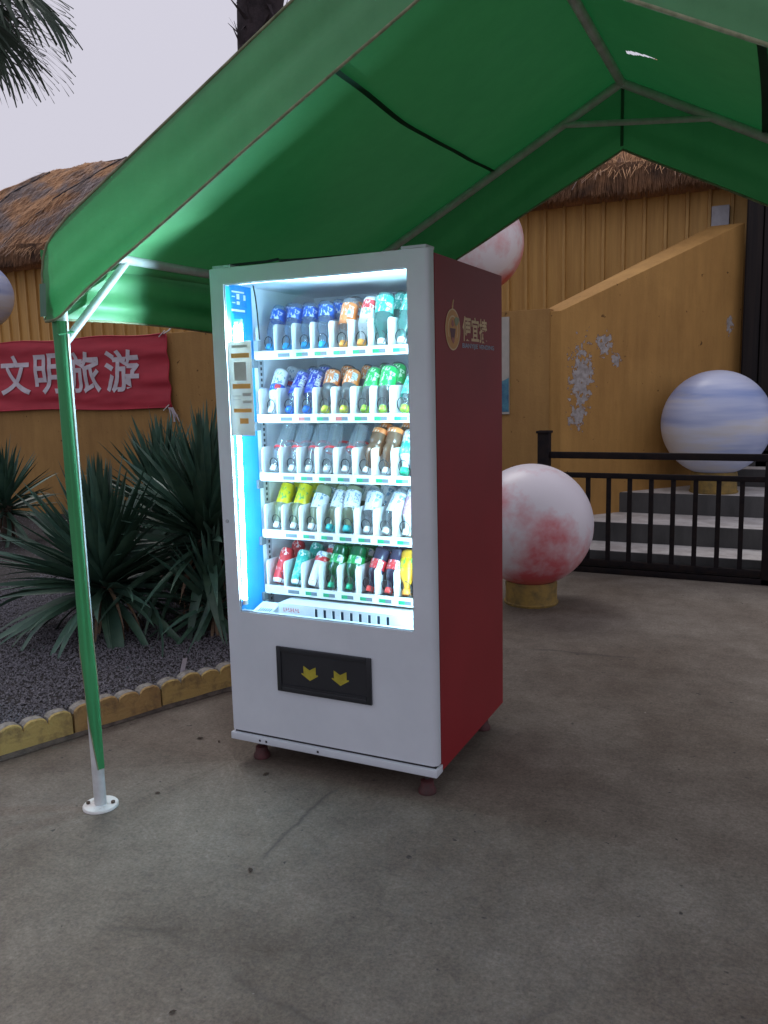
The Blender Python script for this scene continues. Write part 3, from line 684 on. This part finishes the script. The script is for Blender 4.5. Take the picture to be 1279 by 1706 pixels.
for x, z in ((.135, ZB+.012), (.165, ZB+.012), (.40, ZB+.012)):
    part(MB().lathe([(.0001, 0), (.004, 0), (.004, .003)], (0, 0, 0), 8), 'screw_hole', 'gap_dark') if False else part(MB().box(x-.004, x+.004, -.0115, -.0095, z-.004, z+.004), 'screw_hole', 'gap_dark')
part(MB().box(GX0+.0005, GX1-.0005, .0012, .0045, GZ0+.0005, GZ1-.0005), 'window_glass', 'glass')
wf = MB()
for (x0, x1, z0, z1) in ((GX0, GX0+.004, GZ0, GZ1), (GX1-.004, GX1, GZ0, GZ1), (GX0+.004, GX1-.004, GZ1-.004, GZ1), (GX0+.004, GX1-.004, GZ0, GZ0+.004)): wf.box(x0, x1, .0048, .0075, z0, z1)
part(wf, 'window_bead', 'rail_grey')
o = part(MB().lathe([(.0001, -.004), (.006, -.004), (.007, 0)], (0, 0, 0), 12), 'door_lock', 'rail_grey'); o.location = Vector((.026, .0, .985))-VM.location; o.rotation_euler = (-PI/2, 0, 0)
for v_ in o.data.vertices: v_.co = v_.co+VM.location          # lathe was built about the origin
# hinge plates on the top
part(MB().box(.02, .10, .0, .07, ZT+.001, ZT+.010), 'hinge_plate', 'rail_grey'); part(MB().box(MW-.10, MW-.01, .0, .07, ZT+.001, ZT+.010), 'hinge_plate', 'rail_grey')
# lining
LX0, LX1, LY1, LZ0, LZ1 = .045, .835, .695, .575, 1.880
li = MB().box(LX0, LX1, LY1, LY1+.01, LZ0, LZ1).box(LX0-.010, LX0, .205, LY1, LZ0, LZ1).box(LX1, LX1+.010, .05, LY1, LZ0, LZ1).box(LX0, LX1, .047, LY1, LZ1, LZ1+.01).box(LX0, LX1, .047, LY1, LZ0-.012, LZ0)
part(li, 'lining', 'liner_white')
part(MB().box(LX0-.010, LX0, .047, .2045, LZ0, LZ1), 'light_panel', 'panel_cyan')
part(MB().box(GX0+.0003, GX0+.0016, .0078, .0358, GZ0+.004, GZ1-.004), 'light_panel', 'panel_cyan')
part(MB().box(LX0+.001, LX0+.004, .055, .165, 1.775, 1.872), 'blue_notice', 'print_blue')
nb = MB()
for (y0, y1, z0, z1) in ((.07, .15, 1.852, 1.858), (.10, .118, 1.828, 1.848), (.10, .118, 1.808, 1.82), (.065, .15, 1.782, 1.790), (.145, .158, 1.826, 1.846), (.07, .09, 1.812, 1.816), (.07, .09, 1.835, 1.838)): nb.box(LX0+.0045, LX0+.0055, y0, y1, z0, z1)
part(nb, 'notice_print', 'plastic_white')
part(MB().tube([(.080, .0165, .675), (.096, .0165, 1.655)], .0082, 14), 'light_tube', 'led_tube', smooth=True)
part(MB().tube([(.102, .0150, 1.662), (.102, .0150, 1.668), (.102, .0150, 1.712), (.102, .0150, 1.718)], [.006, .0098, .0098, .006], 14), 'light_bulb', 'led_lamp', smooth=True)
part(MB().tube([(.0797, .0165, .655), (.080, .0165, .6745)], .0105, 12).tube([(.102, .0150, 1.7185), (.102, .0150, 1.736)], .0075, 12), 'tube_socket', 'plastic_white')
part(MB().box(.084, .124, .0262, .0295, 1.652, 1.745), 'added_light_block', 'panel_cyan')  # plate added behind the bulb to keep its light off the drinks inside
part(MB().box(.10, .80, .040, .0495, 1.8735, 1.8795), 'light_strip', 'led_strip')
part(MB().box(.812, .822, .046, .070, .66, 1.86), 'light_strip', 'led_side')
part(MB().tube([(.10, .14, 1.885), (.075, .19, 1.84), (.070, .205, 1.78), (.068, .215, 1.68)], .003, 6), 'cable', 'gap_dark')
part(MB().box(.055, .075, .19, .215, 1.635, 1.675), 'connector', 'rail_grey')
for x in (LX0+.001, ):
    rl = MB().box(x, x+.004, .225, .262, .60, 1.64); part(rl, 'mount_rail', 'rail_grey')
    hs = MB()
    for k in range(46): hs.box(x+.0035, x+.0048, .238, .249, .615+k*.022, .627+k*.022)
    part(hs, 'rail_slots', 'gap_dark')
# sticker on the window (the square code is left out)
stk = part(MB().box(.071, .176, -.0022, .0006, 1.315, 1.663), 'window_sticker', 'sticker', bev=.001)
for (x0, x1, z0, z1) in ((.086, .166, 1.603, 1.620), (.086, .166, 1.490, 1.508), (.086, .166, 1.402, 1.416), (.112, .150, 1.360, 1.380)):
    part(MB().box(x0, x1, -.0034, -.0023, z0, z1), 'orange_bar', 'sticker_orange', stk)
for (x0, x1, z0, z1) in ((.096, .150, 1.520, 1.588), (.09, .16, 1.640, 1.650), (.130, .168, 1.462, 1.474), (.130, .168, 1.436, 1.446), (.085, .12, 1.462, 1.465), (.085, .12, 1.448, 1.451)):
    part(MB().box(x0, x1, -.0034, -.0023, z0, z1), 'grey_print', 'sticker_grey', stk)
# delivery flap
fr = MB()
for (x0, x1, z0, z1) in ((.229, .249, .331, .510), (.617, .637, .331, .510), (.2491, .6169, .331, .351), (.2491, .6169, .490, .510)): fr.box(x0, x1, -.010, -.001, z0, z1)
flap = part(fr, 'delivery_flap', 'flap_black', bev=.003)
part(MB().box(.2495, .6165, -.0055, -.001, .3515, .4895), 'flap_panel', 'flap_black', flap)
part(MB().box(.2505, .6155, -.0085, -.0056, .3515, .360), 'flap_lip', 'flap_black', flap)
for cx, cz in ((.375, .417), (.507, .416)):
    a = .027; pts = [(-a, a*1.05), (0, a*.5), (a, a*1.05), (a, -a*.12), (a*1.35, -a*.05), (a*1.35, -a*.22), (0, -a*1.05), (-a*1.35, -a*.22), (-a*1.35, -a*.05), (-a, -a*.12)]
    mb = MB(); q = [(cx+x, cz+z) for x, z in pts]; y = -.0062
    # split down the middle so both halves are convex enough
    for idx in ((0, 1, 6, 7, 8, 9), (1, 2, 3, 4, 5, 6)):
        mb.add([(q[i][0], y, q[i][1]) for i in idx], [tuple(range(6))[::-1]])
    part(mb, 'arrow', 'arrow_yellow', flap)
# levelling feet
for x, y in ((.085, .07), (MW-.065, .06), (MW-.065, MD-.085), (.085, MD-.085)):
    f_ = part(MB().lathe([(.001, .0), (.034, 0), (.034, .012), (.026, .024), (.024, .046), (.012, .052), (.001, .053)], (x, y, .001), 20), 'foot', 'foot_red', smooth=True)
    part(MB().tube([(x, y, .05), (x, y, ZB+.004)], .009, 10), 'bolt', 'steel', f_)
# shelves with dividers, coils and price tags
SH = [1.600, 1.353, 1.120, .888, .656]; PITCH_X = .0824; X0 = .064; NL = 9; YS = .20
dv = []
for k in range(9): a = PI/2*k/8; dv.append((YS+.018-.018*math.cos(a)+.012*0, .092+.018*math.sin(a)))
dpts = [(YS, 0)]+dv+[(.66, .11), (.66, 0)]
dmb = MB().prism(dpts, 'x', -.003, .003); dme = mesh_from('divider', dmb.v, dmb.f, ('plastic_white',))
hx = MB().tube([(.030*math.cos(a), YS+.008+.085*a/(2*PI), .034+.031*math.sin(a)) for a in [2*PI*k/16-PI*.2 for k in range(42)]], .0017, 5, cap=False); hme = mesh_from('coil', hx.v, hx.f, ('wire',), None, True)
rn = MB().box(0, .013, YS+.0042, .66, 0, .006); rme = mesh_from('runner', rn.v, rn.f, ('plastic_white',))
for r, zb in enumerate(SH):
    sh = part(MB().box(LX0+.006, LX1-.004, YS-.004, YS+.004, zb, zb+.034), 'shelf', 'plastic_white')
    for k in range(NL):
        for q_ in (.020, .050): link_mesh('runner', rme, sh, Matrix.Translation(Vector((X0+k*PITCH_X+q_, 0, zb+.018))-VM.location))
    for k in range(NL+1):
        link_mesh('divider', dme, sh, Matrix.Translation(Vector((X0+k*PITCH_X, 0, zb+.026))-VM.location))
    for k in range(NL):
        xc = X0+(k+.5)*PITCH_X
        link_mesh('coil', hme, sh, Matrix.Translation(Vector((xc-.006, 0, zb+.026))-VM.location))
        red = (r == 1 and k in (2, 4))
        w_ = .052; x0 = X0+k*PITCH_X+.018
        tg = MB(); z0, z1 = zb+.008, zb+.022
        tg.box(x0, x0+w_*.5, YS-.0058, YS-.0041, z0, z1, 0); tg.box(x0+w_*.5, x0+w_, YS-.0058, YS-.0041, z0, z1, 1)
        if k == 0: continue
        part(tg, 'price_tag', ('tag_red' if red else ('tag_grey' if k == 1 else 'tag_green'), 'tag_grey'), sh)
    part(MB().box(LX0+.001, LX0+.012, YS-.02, YS+.012, zb-.03, zb+.004), 'bracket', 'tag_grey', sh)
# collecting tray with slots
tx0, tx1, tz0, tz1, ty = .165, .80, .588, .643, .118
tr_ = MB().box(tx0, tx1, ty, ty+.004, tz0, tz0+.010).box(tx0, tx1, ty, ty+.004, tz1-.010, tz1)
sx_ = [.338+.0388*k for k in range(9)]; edges = [tx0]+[e for x in sx_ for e in (x-.0065, x+.0065)]+[tx1]
for a_, b_ in zip(edges[::2], edges[1::2]): tr_.box(a_, b_, ty, ty+.004, tz0+.010, tz1-.010)
tr_.box(tx0, tx1, ty+.0041, ty+.10, tz1-.004, tz1-.001)
tray = part(tr_, 'collecting_tray', 'plastic_white')
part(MB().box(tx0+.005, tx1-.005, ty+.012, ty+.014, tz0, tz1-.006), 'tray_back', 'hole_dark', tray)
mb = MB()
for k in range(7):
    x = .190+.011*k; mb.box(x, x+.0022, ty-.0012, ty-.0003, .610+.004*(k % 3), .627); mb.box(x, x+.008, ty-.0012, ty-.0003, .612+.006*(k % 2), .6135+.006*(k % 2))
part(mb, 'red_print', 'ink_red', tray)
gr = part(MB().add([(.060, .055, .598), (.150, .055, .598), (.150, .165, .628), (.060, .165, .628)], [(0, 1, 2, 3)]), 'tray_ramp', 'liner_white', tray)
mb = MB()
for k in range(6): mb.add([(.085+.010*k, .075, .6055), (.089+.010*k, .075, .6055), (.089+.010*k, .115, .6165), (.085+.010*k, .115, .6165)], [(0, 1, 2, 3)])
part(mb, 'vent_slot', 'hole_dark', gr)
# side print: emblem and lettering
XS = MW+.0010
def side_poly(pts, name, m_, par, off=0): return part(MB().add([(XS+off, y, z) for y, z in pts], [tuple(range(len(pts)))]), name, m_, par)
cy, cz, R_ = .205, 1.677, .072
circ = lambda r_, a0=0, a1=2*PI, n_=40, c_=(cy, cz): [(c_[0]+r_*math.cos(a0+(a1-a0)*k/n_), c_[1]+r_*math.sin(a0+(a1-a0)*k/n_)) for k in range(n_)]
EM = side_poly(circ(R_), 'emblem', 'logo_orange', VM)
def ring(r1, r2, m_, off, a0=0, a1=2*PI):
    mb = MB(); n_ = 40
    for k in range(n_):
        a, b_ = a0+(a1-a0)*k/n_, a0+(a1-a0)*(k+1)/n_
        mb.add([(XS+off, cy+r_*math.cos(t), cz+r_*math.sin(t)) for r_, t in ((r1, a), (r2, a), (r2, b_), (r1, b_))], [(0, 1, 2, 3)])
    return part(mb, 'emblem_ring', m_, EM)
ring(R_*.93, R_*1.0, 'logo_cream', .0006); ring(R_*.60, R_*.68, 'logo_cream', .0006, -PI*.2, PI*1.2)
side_poly([(cy-.030, cz+.004), (cy-.016, cz-.036), (cy-.006, cz-.044), (cy+.010, cz-.040), (cy+.026, cz+.004)], 'emblem_mouth', 'logo_dark', EM, .0007)
side_poly([(cy-.014, cz-.036), (cy, cz-.050), (cy+.014, cz-.040), (cy+.006, cz-.028), (cy-.008, cz-.027)], 'emblem_tongue', 'logo_rose', EM, .0011)
side_poly([(cy+.012, cz+.034), (cy+.030, cz+.046), (cy+.064, cz+.040), (cy+.048, cz+.020), (cy+.026, cz+.012)], 'emblem_leaf', 'logo_leaf', EM, .0012)
side_poly([(cy-.010, cz+.034), (cy-.018, cz+.018), (cy-.006, cz+.008), (cy+.008, cz+.014), (cy+.004, cz+.030)], 'emblem_bud', 'logo_rose', EM, .0012)
part(MB().tube([(XS+.0006, cy-.002, cz+R_), (XS+.0006, cy, cz+R_+.016), (XS+.0006, cy+.008, cz+R_+.030)], .002, 5), 'emblem_stalk', 'logo_cream', EM)
SIDE = Matrix(((0, 0, 1, 0), (1, 0, 0, 0), (0, 1, 0, 0), (0, 0, 0, 1)))
def side_text(body, y0, y1, z0, z1, m_, bold):
    me = text_mesh(body, .1, m_, bold=bold); fit_text(me, y1-y0, z1-z0); me.transform(Matrix.Translation(Vector((XS, y0, z0))-VM.location) @ SIDE); return link_mesh('lettering', me, VM)
side_text('便宜捷', .302, .575, 1.640, 1.732, 'logo_cream', .002)
side_text('BIANYIJIE VENDING', .300, .660, 1.612, 1.634, 'logo_blue', .002)
# loose cable on top
part(MB().tube([(.07, .03, ZT+.012), (.16, .05, ZT+.016), (.24, .03, ZT+.012), (.27, .06, ZT+.022), (.29, .04, ZT+.012), (.42, .05, ZT+.009), (.60, .06, ZT+.008)], .005, 6), 'cable', 'gap_dark', smooth=True)

# ------------------------------------------------------------------ drinks
def bottle_protos(key, L, R, body, cap, label, band, ribs=0, kind='pet', capr=.0175, patch=None):
    parts = []
    if kind == 'can':
        prof = [(.001, .002), (R*.72, 0), (R*.86, .004), (R, .014), (R, L-.012), (R*.86, L-.002), (R*.8, L), (.001, L-.004)]
        b_ = MB().lathe(prof, n=18); parts.append(('can_body', mesh_from('can_body', b_.v, b_.f, (body,), b_.m, True)))
        e = MB().lathe([(R*.72, -.0008), (R*.87, .0035), (R*1.002, .0142)], n=18); parts.append(('can_lid', mesh_from('can_lid', e.v, e.f, (cap,), e.m, True)))
    else:
        prof = [(.0125, .016), (.0125, .030)]
        for k in range(1, 9):
            t = k/8; prof.append((.0125+(R-.0125)*(t*t*(3-2*t)), .030+.055*t))
        nb_ = 22
        for k in range(1, nb_+1):
            z = .085+(L-.095)*k/nb_; prof.append((R-(.0022 if ribs and k % 2 else 0)-(.0035 if kind == 'waist' and 6 < k < 10 else 0), z))
        prof += [(R*.86, L), (R*.4, L-.006), (.001, L-.004)]
        b_ = MB().lathe(prof, n=18); parts.append(('bottle_body', mesh_from('bottle_body', b_.v, b_.f, (body,), b_.m, True)))
        cp = [(.001, 0), (capr*.93, 0), (capr, .002), (capr, .020), (capr*.9, .0205)]
        c_ = MB().lathe(cp, n=18); parts.append(('cap', mesh_from('cap', c_.v, c_.f, (cap,), c_.m, True)))
    if label:
        z0, z1 = band; lb = MB().lathe([(R+.0004, z0*L), (R+.0012, z0*L+.002), (R+.0012, z1*L-.002), (R+.0004, z1*L)], n=18)
        parts.append(('label', mesh_from('label', lb.v, lb.f, (label,), lb.m, True)))
        if patch:
            mid = (z0+z1)/2*L; hh = min(.016, (z1-z0)*L*.35)
            pt = MB().lathe([(R+.0017, mid-hh), (R+.0017, mid+hh)], n=4, a0=patch[1]-.36, a1=patch[1]+.36)
            parts.append(('print', mesh_from('print', pt.v, pt.f, (patch[0],), pt.m, True)))
    return parts
A = -.75   # side of a bottle turned to the viewer
D = {
 'water_blue': (bottle_protos('a', .185, .031, 'pet_blue', 'cap_blue', 'lab_blue', (.66, .90), 1), 'clear water bottle with blue label and cap', 'water bottle'),
 'orange': (bottle_protos('b', .192, .031, 'pet_clear', 'cap_orange', 'lab_orange', (.42, .88), 0, 'pet', .0155, ('lab_white', A)), 'orange labelled bottle with an orange cap', 'drink bottle'),
 'orange_white': (bottle_protos('b2', .190, .031, 'lab_white', 'cap_orange', 'lab_red', (.74, .92), 0), 'white bottle with a red band and an orange cap', 'drink bottle'),
 'teal': (bottle_protos('c', .200, .034, 'pet_teal', 'cap_white', 'lab_teal', (.60, .93), 1), 'teal ribbed bottle with a white cap', 'drink bottle'),
 'milk': (bottle_protos('d', .190, .031, 'lab_white', 'cap_white', 'lab_blue', (.46, .62), 0, 'pet', .017, ('lab_red', A-.4)), 'white bottle with a blue and red band', 'milk bottle'),
 'navy': (bottle_protos('e', .188, .032, 'pet_blue', 'cap_deep', 'lab_navy', (.38, .92), 0, 'waist', .018, ('ink_grey', A)), 'dark blue wrapped bottle with a blue cap', 'drink bottle'),
 'tea': (bottle_protos('f', .185, .031, 'pet_grey', 'cap_yellow', 'lab_orange', (.62, .95), 0, 'pet', .0165, ('ink_grey', A)), 'grey tea bottle with an orange label and yellow cap', 'tea bottle'),
 'green_tea': (bottle_protos('g', .190, .032, 'pet_grey', 'cap_lime', 'lab_green', (.50, .94), 0, 'waist', .0165), 'green labelled bottle with a lime cap', 'tea bottle'),
 'herb': (bottle_protos('h', .170, .031, 'pet_clear', 'cap_lime', 'lab_teal', (.35, .8), 0), 'clear bottle with a white and green label', 'drink bottle'),
 'water_red': (bottle_protos('i', .208, .031, 'pet_clear', 'cap_white', 'lab_red', (.44, .49), 1, 'pet', .0175), 'clear ribbed bottle with red mark and white cap', 'water bottle'),
 'amber': (bottle_protos('j', .190, .032, 'pet_amber', 'cap_white', 'lab_orange', (.86, .96), 0, 'waist', .0165, None), 'amber tea bottle with a white cap', 'tea bottle'),
 'mint': (bottle_protos('k', .180, .031, 'lab_white', 'cap_green', 'lab_teal', (.4, .7), 0, 'pet', .0185), 'white bottle with a green cap', 'drink bottle'),
 'yellow': (bottle_protos('l', .195, .030, 'pet_pale', 'cap_white', 'lab_yellow', (.52, .97), 0, 'pet', .0155), 'bottle with a bright yellow label and white cap', 'drink bottle'),
 'pale': (bottle_protos('m', .190, .032, 'pet_pale', 'cap_white', 'lab_white', (.45, .78), 0, 'pet', .019), 'pale green bottle with a white label', 'drink bottle'),
 'pale_teal': (bottle_protos('n', .190, .032, 'pet_pale', 'cap_teal', 'lab_white', (.48, .88), 0, 'pet', .020, ('ink_grey', A)), 'pale green bottle with a white label and teal cap', 'drink bottle'),
 'white_round': (bottle_protos('o', .185, .033, 'pet_clear', 'cap_white', 'lab_white', (.45, .9), 0, 'waist', .018), 'clear bottle with a wide white label', 'drink bottle'),
 'pink': (bottle_protos('p', .185, .032, 'lab_white', 'cap_white', 'lab_pink', (.4, .8), 0, 'pet', .018), 'white and pink bottle', 'drink bottle'),
 'can_red': (bottle_protos('q', .150, .029, 'lab_red', 'cap_white', None, None, 0, 'can'), 'slim red can with a pale rim', 'drink can'),
 'can_green': (bottle_protos('r', .145, .030, 'lab_teal', 'cap_white', None, None, 0, 'can'), 'slim green and white can', 'drink can'),
 'can_white': (bottle_protos('s', .145, .030, 'lab_white', 'cap_white', 'lab_red', (.7, .85), 0, 'can'), 'slim white can with a red band', 'drink can'),
 'green': (bottle_protos('t', .178, .034, 'pet_green', 'cap_green', 'lab_green', (.55, .75), 0, 'pet', .015, ('lab_white', A)), 'bright green soda bottle with a green cap', 'soda bottle'),
 'cola': (bottle_protos('u', .178, .032, 'cola', 'cap_red', 'lab_red', (.50, .72), 0, 'waist', .0165, ('ink_grey', A)), 'dark cola bottle with a red label and red cap', 'soda bottle'),
 'juice': (bottle_protos('v', .175, .032, 'juice', 'cap_orange', 'lab_yellow', (.55, .8), 0), 'orange juice bottle with an orange cap', 'juice bottle'),
}
ROWS = [['water_blue']*4+['orange', 'orange_white', 'teal', 'teal', 'teal'],
        ['milk', 'navy', 'navy', 'tea', 'tea', 'green_tea', 'green_tea', 'herb', 'herb'],
        ['water_red']*5+['amber', 'amber', 'mint', 'mint'],
        ['yellow', 'yellow', 'pale', 'pale_teal', 'pale_teal', 'white_round', 'white_round', 'pink', 'pink'],
        ['can_red', 'can_green', 'can_white', 'green', 'green', 'cola', 'cola', 'juice', 'juice']]
SHN = ['top', 'second', 'middle', 'fourth', 'bottom']; LN = ['first', 'second', 'third', 'fourth', 'fifth', 'sixth', 'seventh', 'eighth', 'ninth']
for r, row in enumerate(ROWS):
    for k, key in enumerate(row):
        parts, desc, cat = D[key]
        for dep in range(2):
            rg = random.Random(r*100+k*10+dep); th = math.radians(33 if r else 24)+rg.uniform(-.05, .05)
            x = X0+(k+.5)*PITCH_X+rg.uniform(-.005, .005); zc = SH[r]+.030
            loc = Vector((x, YS+.022+dep*.098, zc+.017*math.sin(th)+.001+(.012 if dep else 0)))
            nm = cat.replace(' ', '_'); root = empty(nm, loc); root.rotation_euler = (-th, rg.uniform(-.05, .07), rg.uniform(-.25, .25))
            if dep == 0: tag(root, f'{desc}, {LN[k]} from left, {SHN[r]} shelf', cat, 'drinks at the front of the shelves')
            else: tag(root, f'{desc}, behind {LN[k]} front drink, {SHN[r]} shelf', cat, 'drinks queued behind the front row')
            for pn, pm in parts: link_mesh(pn, pm, root)

# ------------------------------------------------------------------ plants
def leaf_proto(L, w, droop, seed):
    rg = random.Random(seed); v = []; f = []; n_ = 8
    for i in range(n_+1):
        t = i/n_; ww_ = w*(.55+.9*t if t < .4 else .91*(1-((t-.4)/.6)**1.6)); ww_ = max(ww_, .0008)
        y = L*(t-.12*droop*t*t); z = -droop*L*t*t*t*.55
        v += [(-ww_/2, y, z+ww_*.22), (0, y, z), (ww_/2, y, z+ww_*.22)]
        if i: b_ = 3*i; f += [(b_-3, b_-2, b_+1, b_), (b_-2, b_-1, b_+2, b_+1)]
    return v, f
LEAF = []; DRY = []
for i in range(8):
    v, f = leaf_proto(.62+.02*i, .052+.004*(i % 4), [0, .02, .05, .10, .18, .30, .55, .95][i], i); LEAF.append(mesh_from('leaf', v, f, ('yucca',), None, True))
for i in range(3):
    v, f = leaf_proto(.45, .022, [.8, 1.1, .5][i], i+50); DRY.append(mesh_from('dry_leaf', v, f, ('yucca_dry',), None, True))
def yucca(loc, stem, n_, sc, label, seed, dry=14, up=1.0):
    rg = random.Random(seed); loc = Vector(loc); y = empty('yucca_plant', loc); tag(y, label, 'yucca', 'yuccas in the gravel bed')
    MB().tube([loc, loc+Vector((.01, .01, stem*.6)), loc+Vector((0, .02, stem+.04))], [.06, .05, .035], 10).build('stem', 'yucca_stem', y, True)
    for i in range(n_):
        t = i/(n_-1); el = math.radians(86-108*t**1.35*up)+rg.gauss(0, .10); az = i*2.39996+rg.gauss(0, .15)
        k = 0 if el > .9 else (rg.choice((1, 2, 3)) if el > .3 else (rg.choice((2, 3, 4, 5)) if el > -.1 else rg.choice((5, 6, 7))))
        if rg.random() < .06 and el < .8: k = rg.choice((6, 7))
        q = sc*rg.uniform(.78, 1.08)
        m_ = Matrix.Translation((0, 0, stem*(1-.35*t)+.02)) @ Matrix.Rotation(az, 4, 'Z') @ Matrix.Rotation(el, 4, 'X') @ Matrix.Rotation(rg.gauss(0, .35), 4, 'Y') @ Matrix.Diagonal((q*rg.uniform(.85, 1.2), q, q, 1))
        link_mesh('leaf', LEAF[k], y, m_)
    for i in range(dry):
        az = rg.uniform(0, 2*PI); el = math.radians(rg.uniform(-60, -5))
        m_ = Matrix.Translation((0, 0, stem*rg.uniform(.3, .8)+.05)) @ Matrix.Rotation(az, 4, 'Z') @ Matrix.Rotation(el, 4, 'X') @ Matrix.Diagonal((sc, sc*rg.uniform(.6, 1), sc, 1))
        link_mesh('dry_leaf', rg.choice(DRY), y, m_)
    return y
yucca((-1.62, .98, BED_Z), .32, 240, 1.12, 'spreading yucca nearest the kerb, partly behind the front tent pole', 1, 14)
yucca((-1.16, 1.38, BED_Z), .62, 260, 1.10, 'tall dense yucca rising beside the white front of the machine', 2, 70)
yucca((-1.02, 1.22, BED_Z), .16, 120, .85, 'low yucca at the foot of the tall one, close to the machine', 6, 34)
yucca((-2.15, 2.15, BED_Z), .58, 190, 1.05, 'yucca behind the two front ones, against the ochre wall', 3, 16)
yucca((-1.35, 2.3, BED_Z), .42, 110, .95, 'yucca half hidden behind the machine at the back of the bed', 4, 10)
yucca((-4.75, 2.9, BED_Z), .40, 110, .95, 'yucca cut by the left edge, near the foot of the wall', 5, 12)

# ------------------------------------------------------------------ palms
def fan_leaf(R_, n_, spread, seed):
    rg = random.Random(seed); v = []; f = []
    for i in range(n_):
        a = -spread+2*spread*i/(n_-1)+rg.gauss(0, .02); L = R_*(1-.25*abs(a/spread)**2)*rg.uniform(.88, 1.06); w = .030*R_/.7
        dx, dy = math.sin(a), math.cos(a); px, py = dy, -dx; dr_ = rg.uniform(.1, .45)
        b_ = len(v)
        for t, q in ((.06, .35), (.35, 1.0), (.65, .8), (.86, .45), (1, .06)):
            z = -dr_*L*max(0, t-.35)**2*1.6; 
            v += [(dx*L*t-px*w*q/2, dy*L*t-py*w*q/2, z+.006), (dx*L*t+px*w*q/2, dy*L*t+py*w*q/2, z-.004)]
        f += [(b_+2*j, b_+2*j+1, b_+2*j+3, b_+2*j+2) for j in range(4)]
    return v, f
FANS = []
for i in range(4):
    v, f = fan_leaf(.72, 44, 1.9, i); FANS.append(mesh_from('fan_leaf', v, f, ('palm_green',)))
def palm(base, top, r_, label, fr_list, seed):
    rg = random.Random(seed); base, top = Vector(base), Vector(top); p = empty('palm_tree', base); tag(p, label, 'palm tree', 'palms behind the tent')
    pts = [base.lerp(top, k/14)+Vector((.04*math.sin(k*.5), 0, 0)) for k in range(15)]
    tk = MB().tube(pts, [r_*(1.1-.15*k/14) for k in range(15)], 14)
    tr = tk.build('trunk', 'palm_trunk', p, True)
    bs = MB()                                           # shaggy old leaf bases
    for k in range(420):
        t = rg.random(); c_ = base.lerp(top, t); a = rg.uniform(0, 2*PI); rad = Vector((math.cos(a), math.sin(a), 0)); tan = Vector((-rad.y, rad.x, 0))
        q = c_+rad*r_*.92; e = q+rad*rg.uniform(.03, .15)+Vector((0, 0, rg.choice((-1, 1, 1))*rg.uniform(.06, .22)))+tan*rg.uniform(-.05, .05); w = rg.uniform(.012, .03)
        bs.add([q-tan*w, q+tan*w, e+tan*w*.2, e-tan*w*.2], [(0, 1, 2, 3)])
    tag(bs.build('leaf_base', 'palm_trunk', tr), kind='stuff')
    for (az, el, pl, roll) in fr_list:
        d_ = Vector((math.cos(az)*math.cos(el), math.sin(az)*math.cos(el), math.sin(el)))
        st_ = top+Vector((0, 0, rg.uniform(-.1, .15))); en = st_+d_*pl+Vector((0, 0, -.18*pl*pl))
        fo = MB().tube([st_, st_.lerp(en, .5)+Vector((0, 0, .05*pl)), en], [.014, .011, .008], 6).build('leaf_stalk', 'palm_green', p)
        dn = (en-st_.lerp(en, .5)).normalized(); dn = (dn+Vector((0, 0, -.35-.3*roll))).normalized()
        ax = dn.cross(Vector((0, 0, 1))).normalized(); up = ax.cross(dn)
        m_ = Matrix(((ax.x, dn.x, up.x, en.x-base.x), (ax.y, dn.y, up.y, en.y-base.y), (ax.z, dn.z, up.z, en.z-base.z), (0, 0, 0, 1)))
        link_mesh('fan_leaf', rg.choice(FANS), p, m_)
rg = random.Random(11)
palm((-1.80, 3.25, BED_Z), (-1.83, 3.25, 5.3), .185, 'dark shaggy palm trunk rising above the green canopy', [(rg.uniform(0, 2*PI), rg.uniform(.15, 1.2), rg.uniform(.7, 1.0), rg.uniform(0, .6)) for _ in range(16)], 1)
palm((-4.5, 1.9, BED_Z), (-4.15, 1.75, 4.45), .17, 'palm at the upper left corner with fan leaves hanging into view', [(-.15, .12, 1.12, 1.7), (-.38, .05, 1.0, 1.9), (.10, .22, 1.05, 1.6), (-.05, -.1, .92, 2.2)]+[(rg.uniform(.9, 5.4), rg.uniform(-.2, 1.2), rg.uniform(.8, 1.1), rg.uniform(0, .8)) for _ in range(14)], 2)

# ------------------------------------------------------------------ small things on the ground
o = MB().grid(lambda u, v_: (-.655+.012*u+.016*v_, .462+.02*u+.01*v_, .118+.085*v_-.0*u+.004*math.sin(v_*5)), 3, 6).build('plastic_scrap', 'scrap'); tag(o, 'small torn scrap of pale plastic stuck behind the yellow kerb', 'scrap')
def dead_leaf(x, y, s_, a, label):
    v = [(-.5, 0, .0), (-.2, .22, .12), (.2, .2, .15), (.55, 0, .05), (.2, -.2, .10), (-.2, -.24, .16), (0, 0, .02)]
    mb = MB().add([(x+s_*(px*math.cos(a)-py*math.sin(a)), y+s_*(px*math.sin(a)+py*math.cos(a)), .002+s_*pz) for px, py, pz in v], [(0, 6, 1), (1, 6, 2), (2, 6, 3), (3, 6, 4), (4, 6, 5), (5, 6, 0)])
    tag(mb.build('fallen_leaf', 'leaf_dry'), label, 'leaf', 'dead leaves on the concrete')
for (x, y, s_, a, lb) in ((-.263, .11, .032, .4, 'dark dead leaf on the concrete between the kerb and the machine'), (-.165, .115, .022, 2, 'small brown leaf scrap just left of the machine foot'),
        (.192, -.061, .030, 1.2, 'brown dead leaf on the concrete just in front of the machine'), (-.10, -.348, .024, .2, 'tiny dark leaf right of the white pole base'),
        (.513, -.626, .028, 2.4, 'curled brown leaf on the open concrete before the machine'), (.685, -1.198, .020, .9, 'small black leaf near the bottom edge of the picture')):
    dead_leaf(x, y, s_, a, lb)
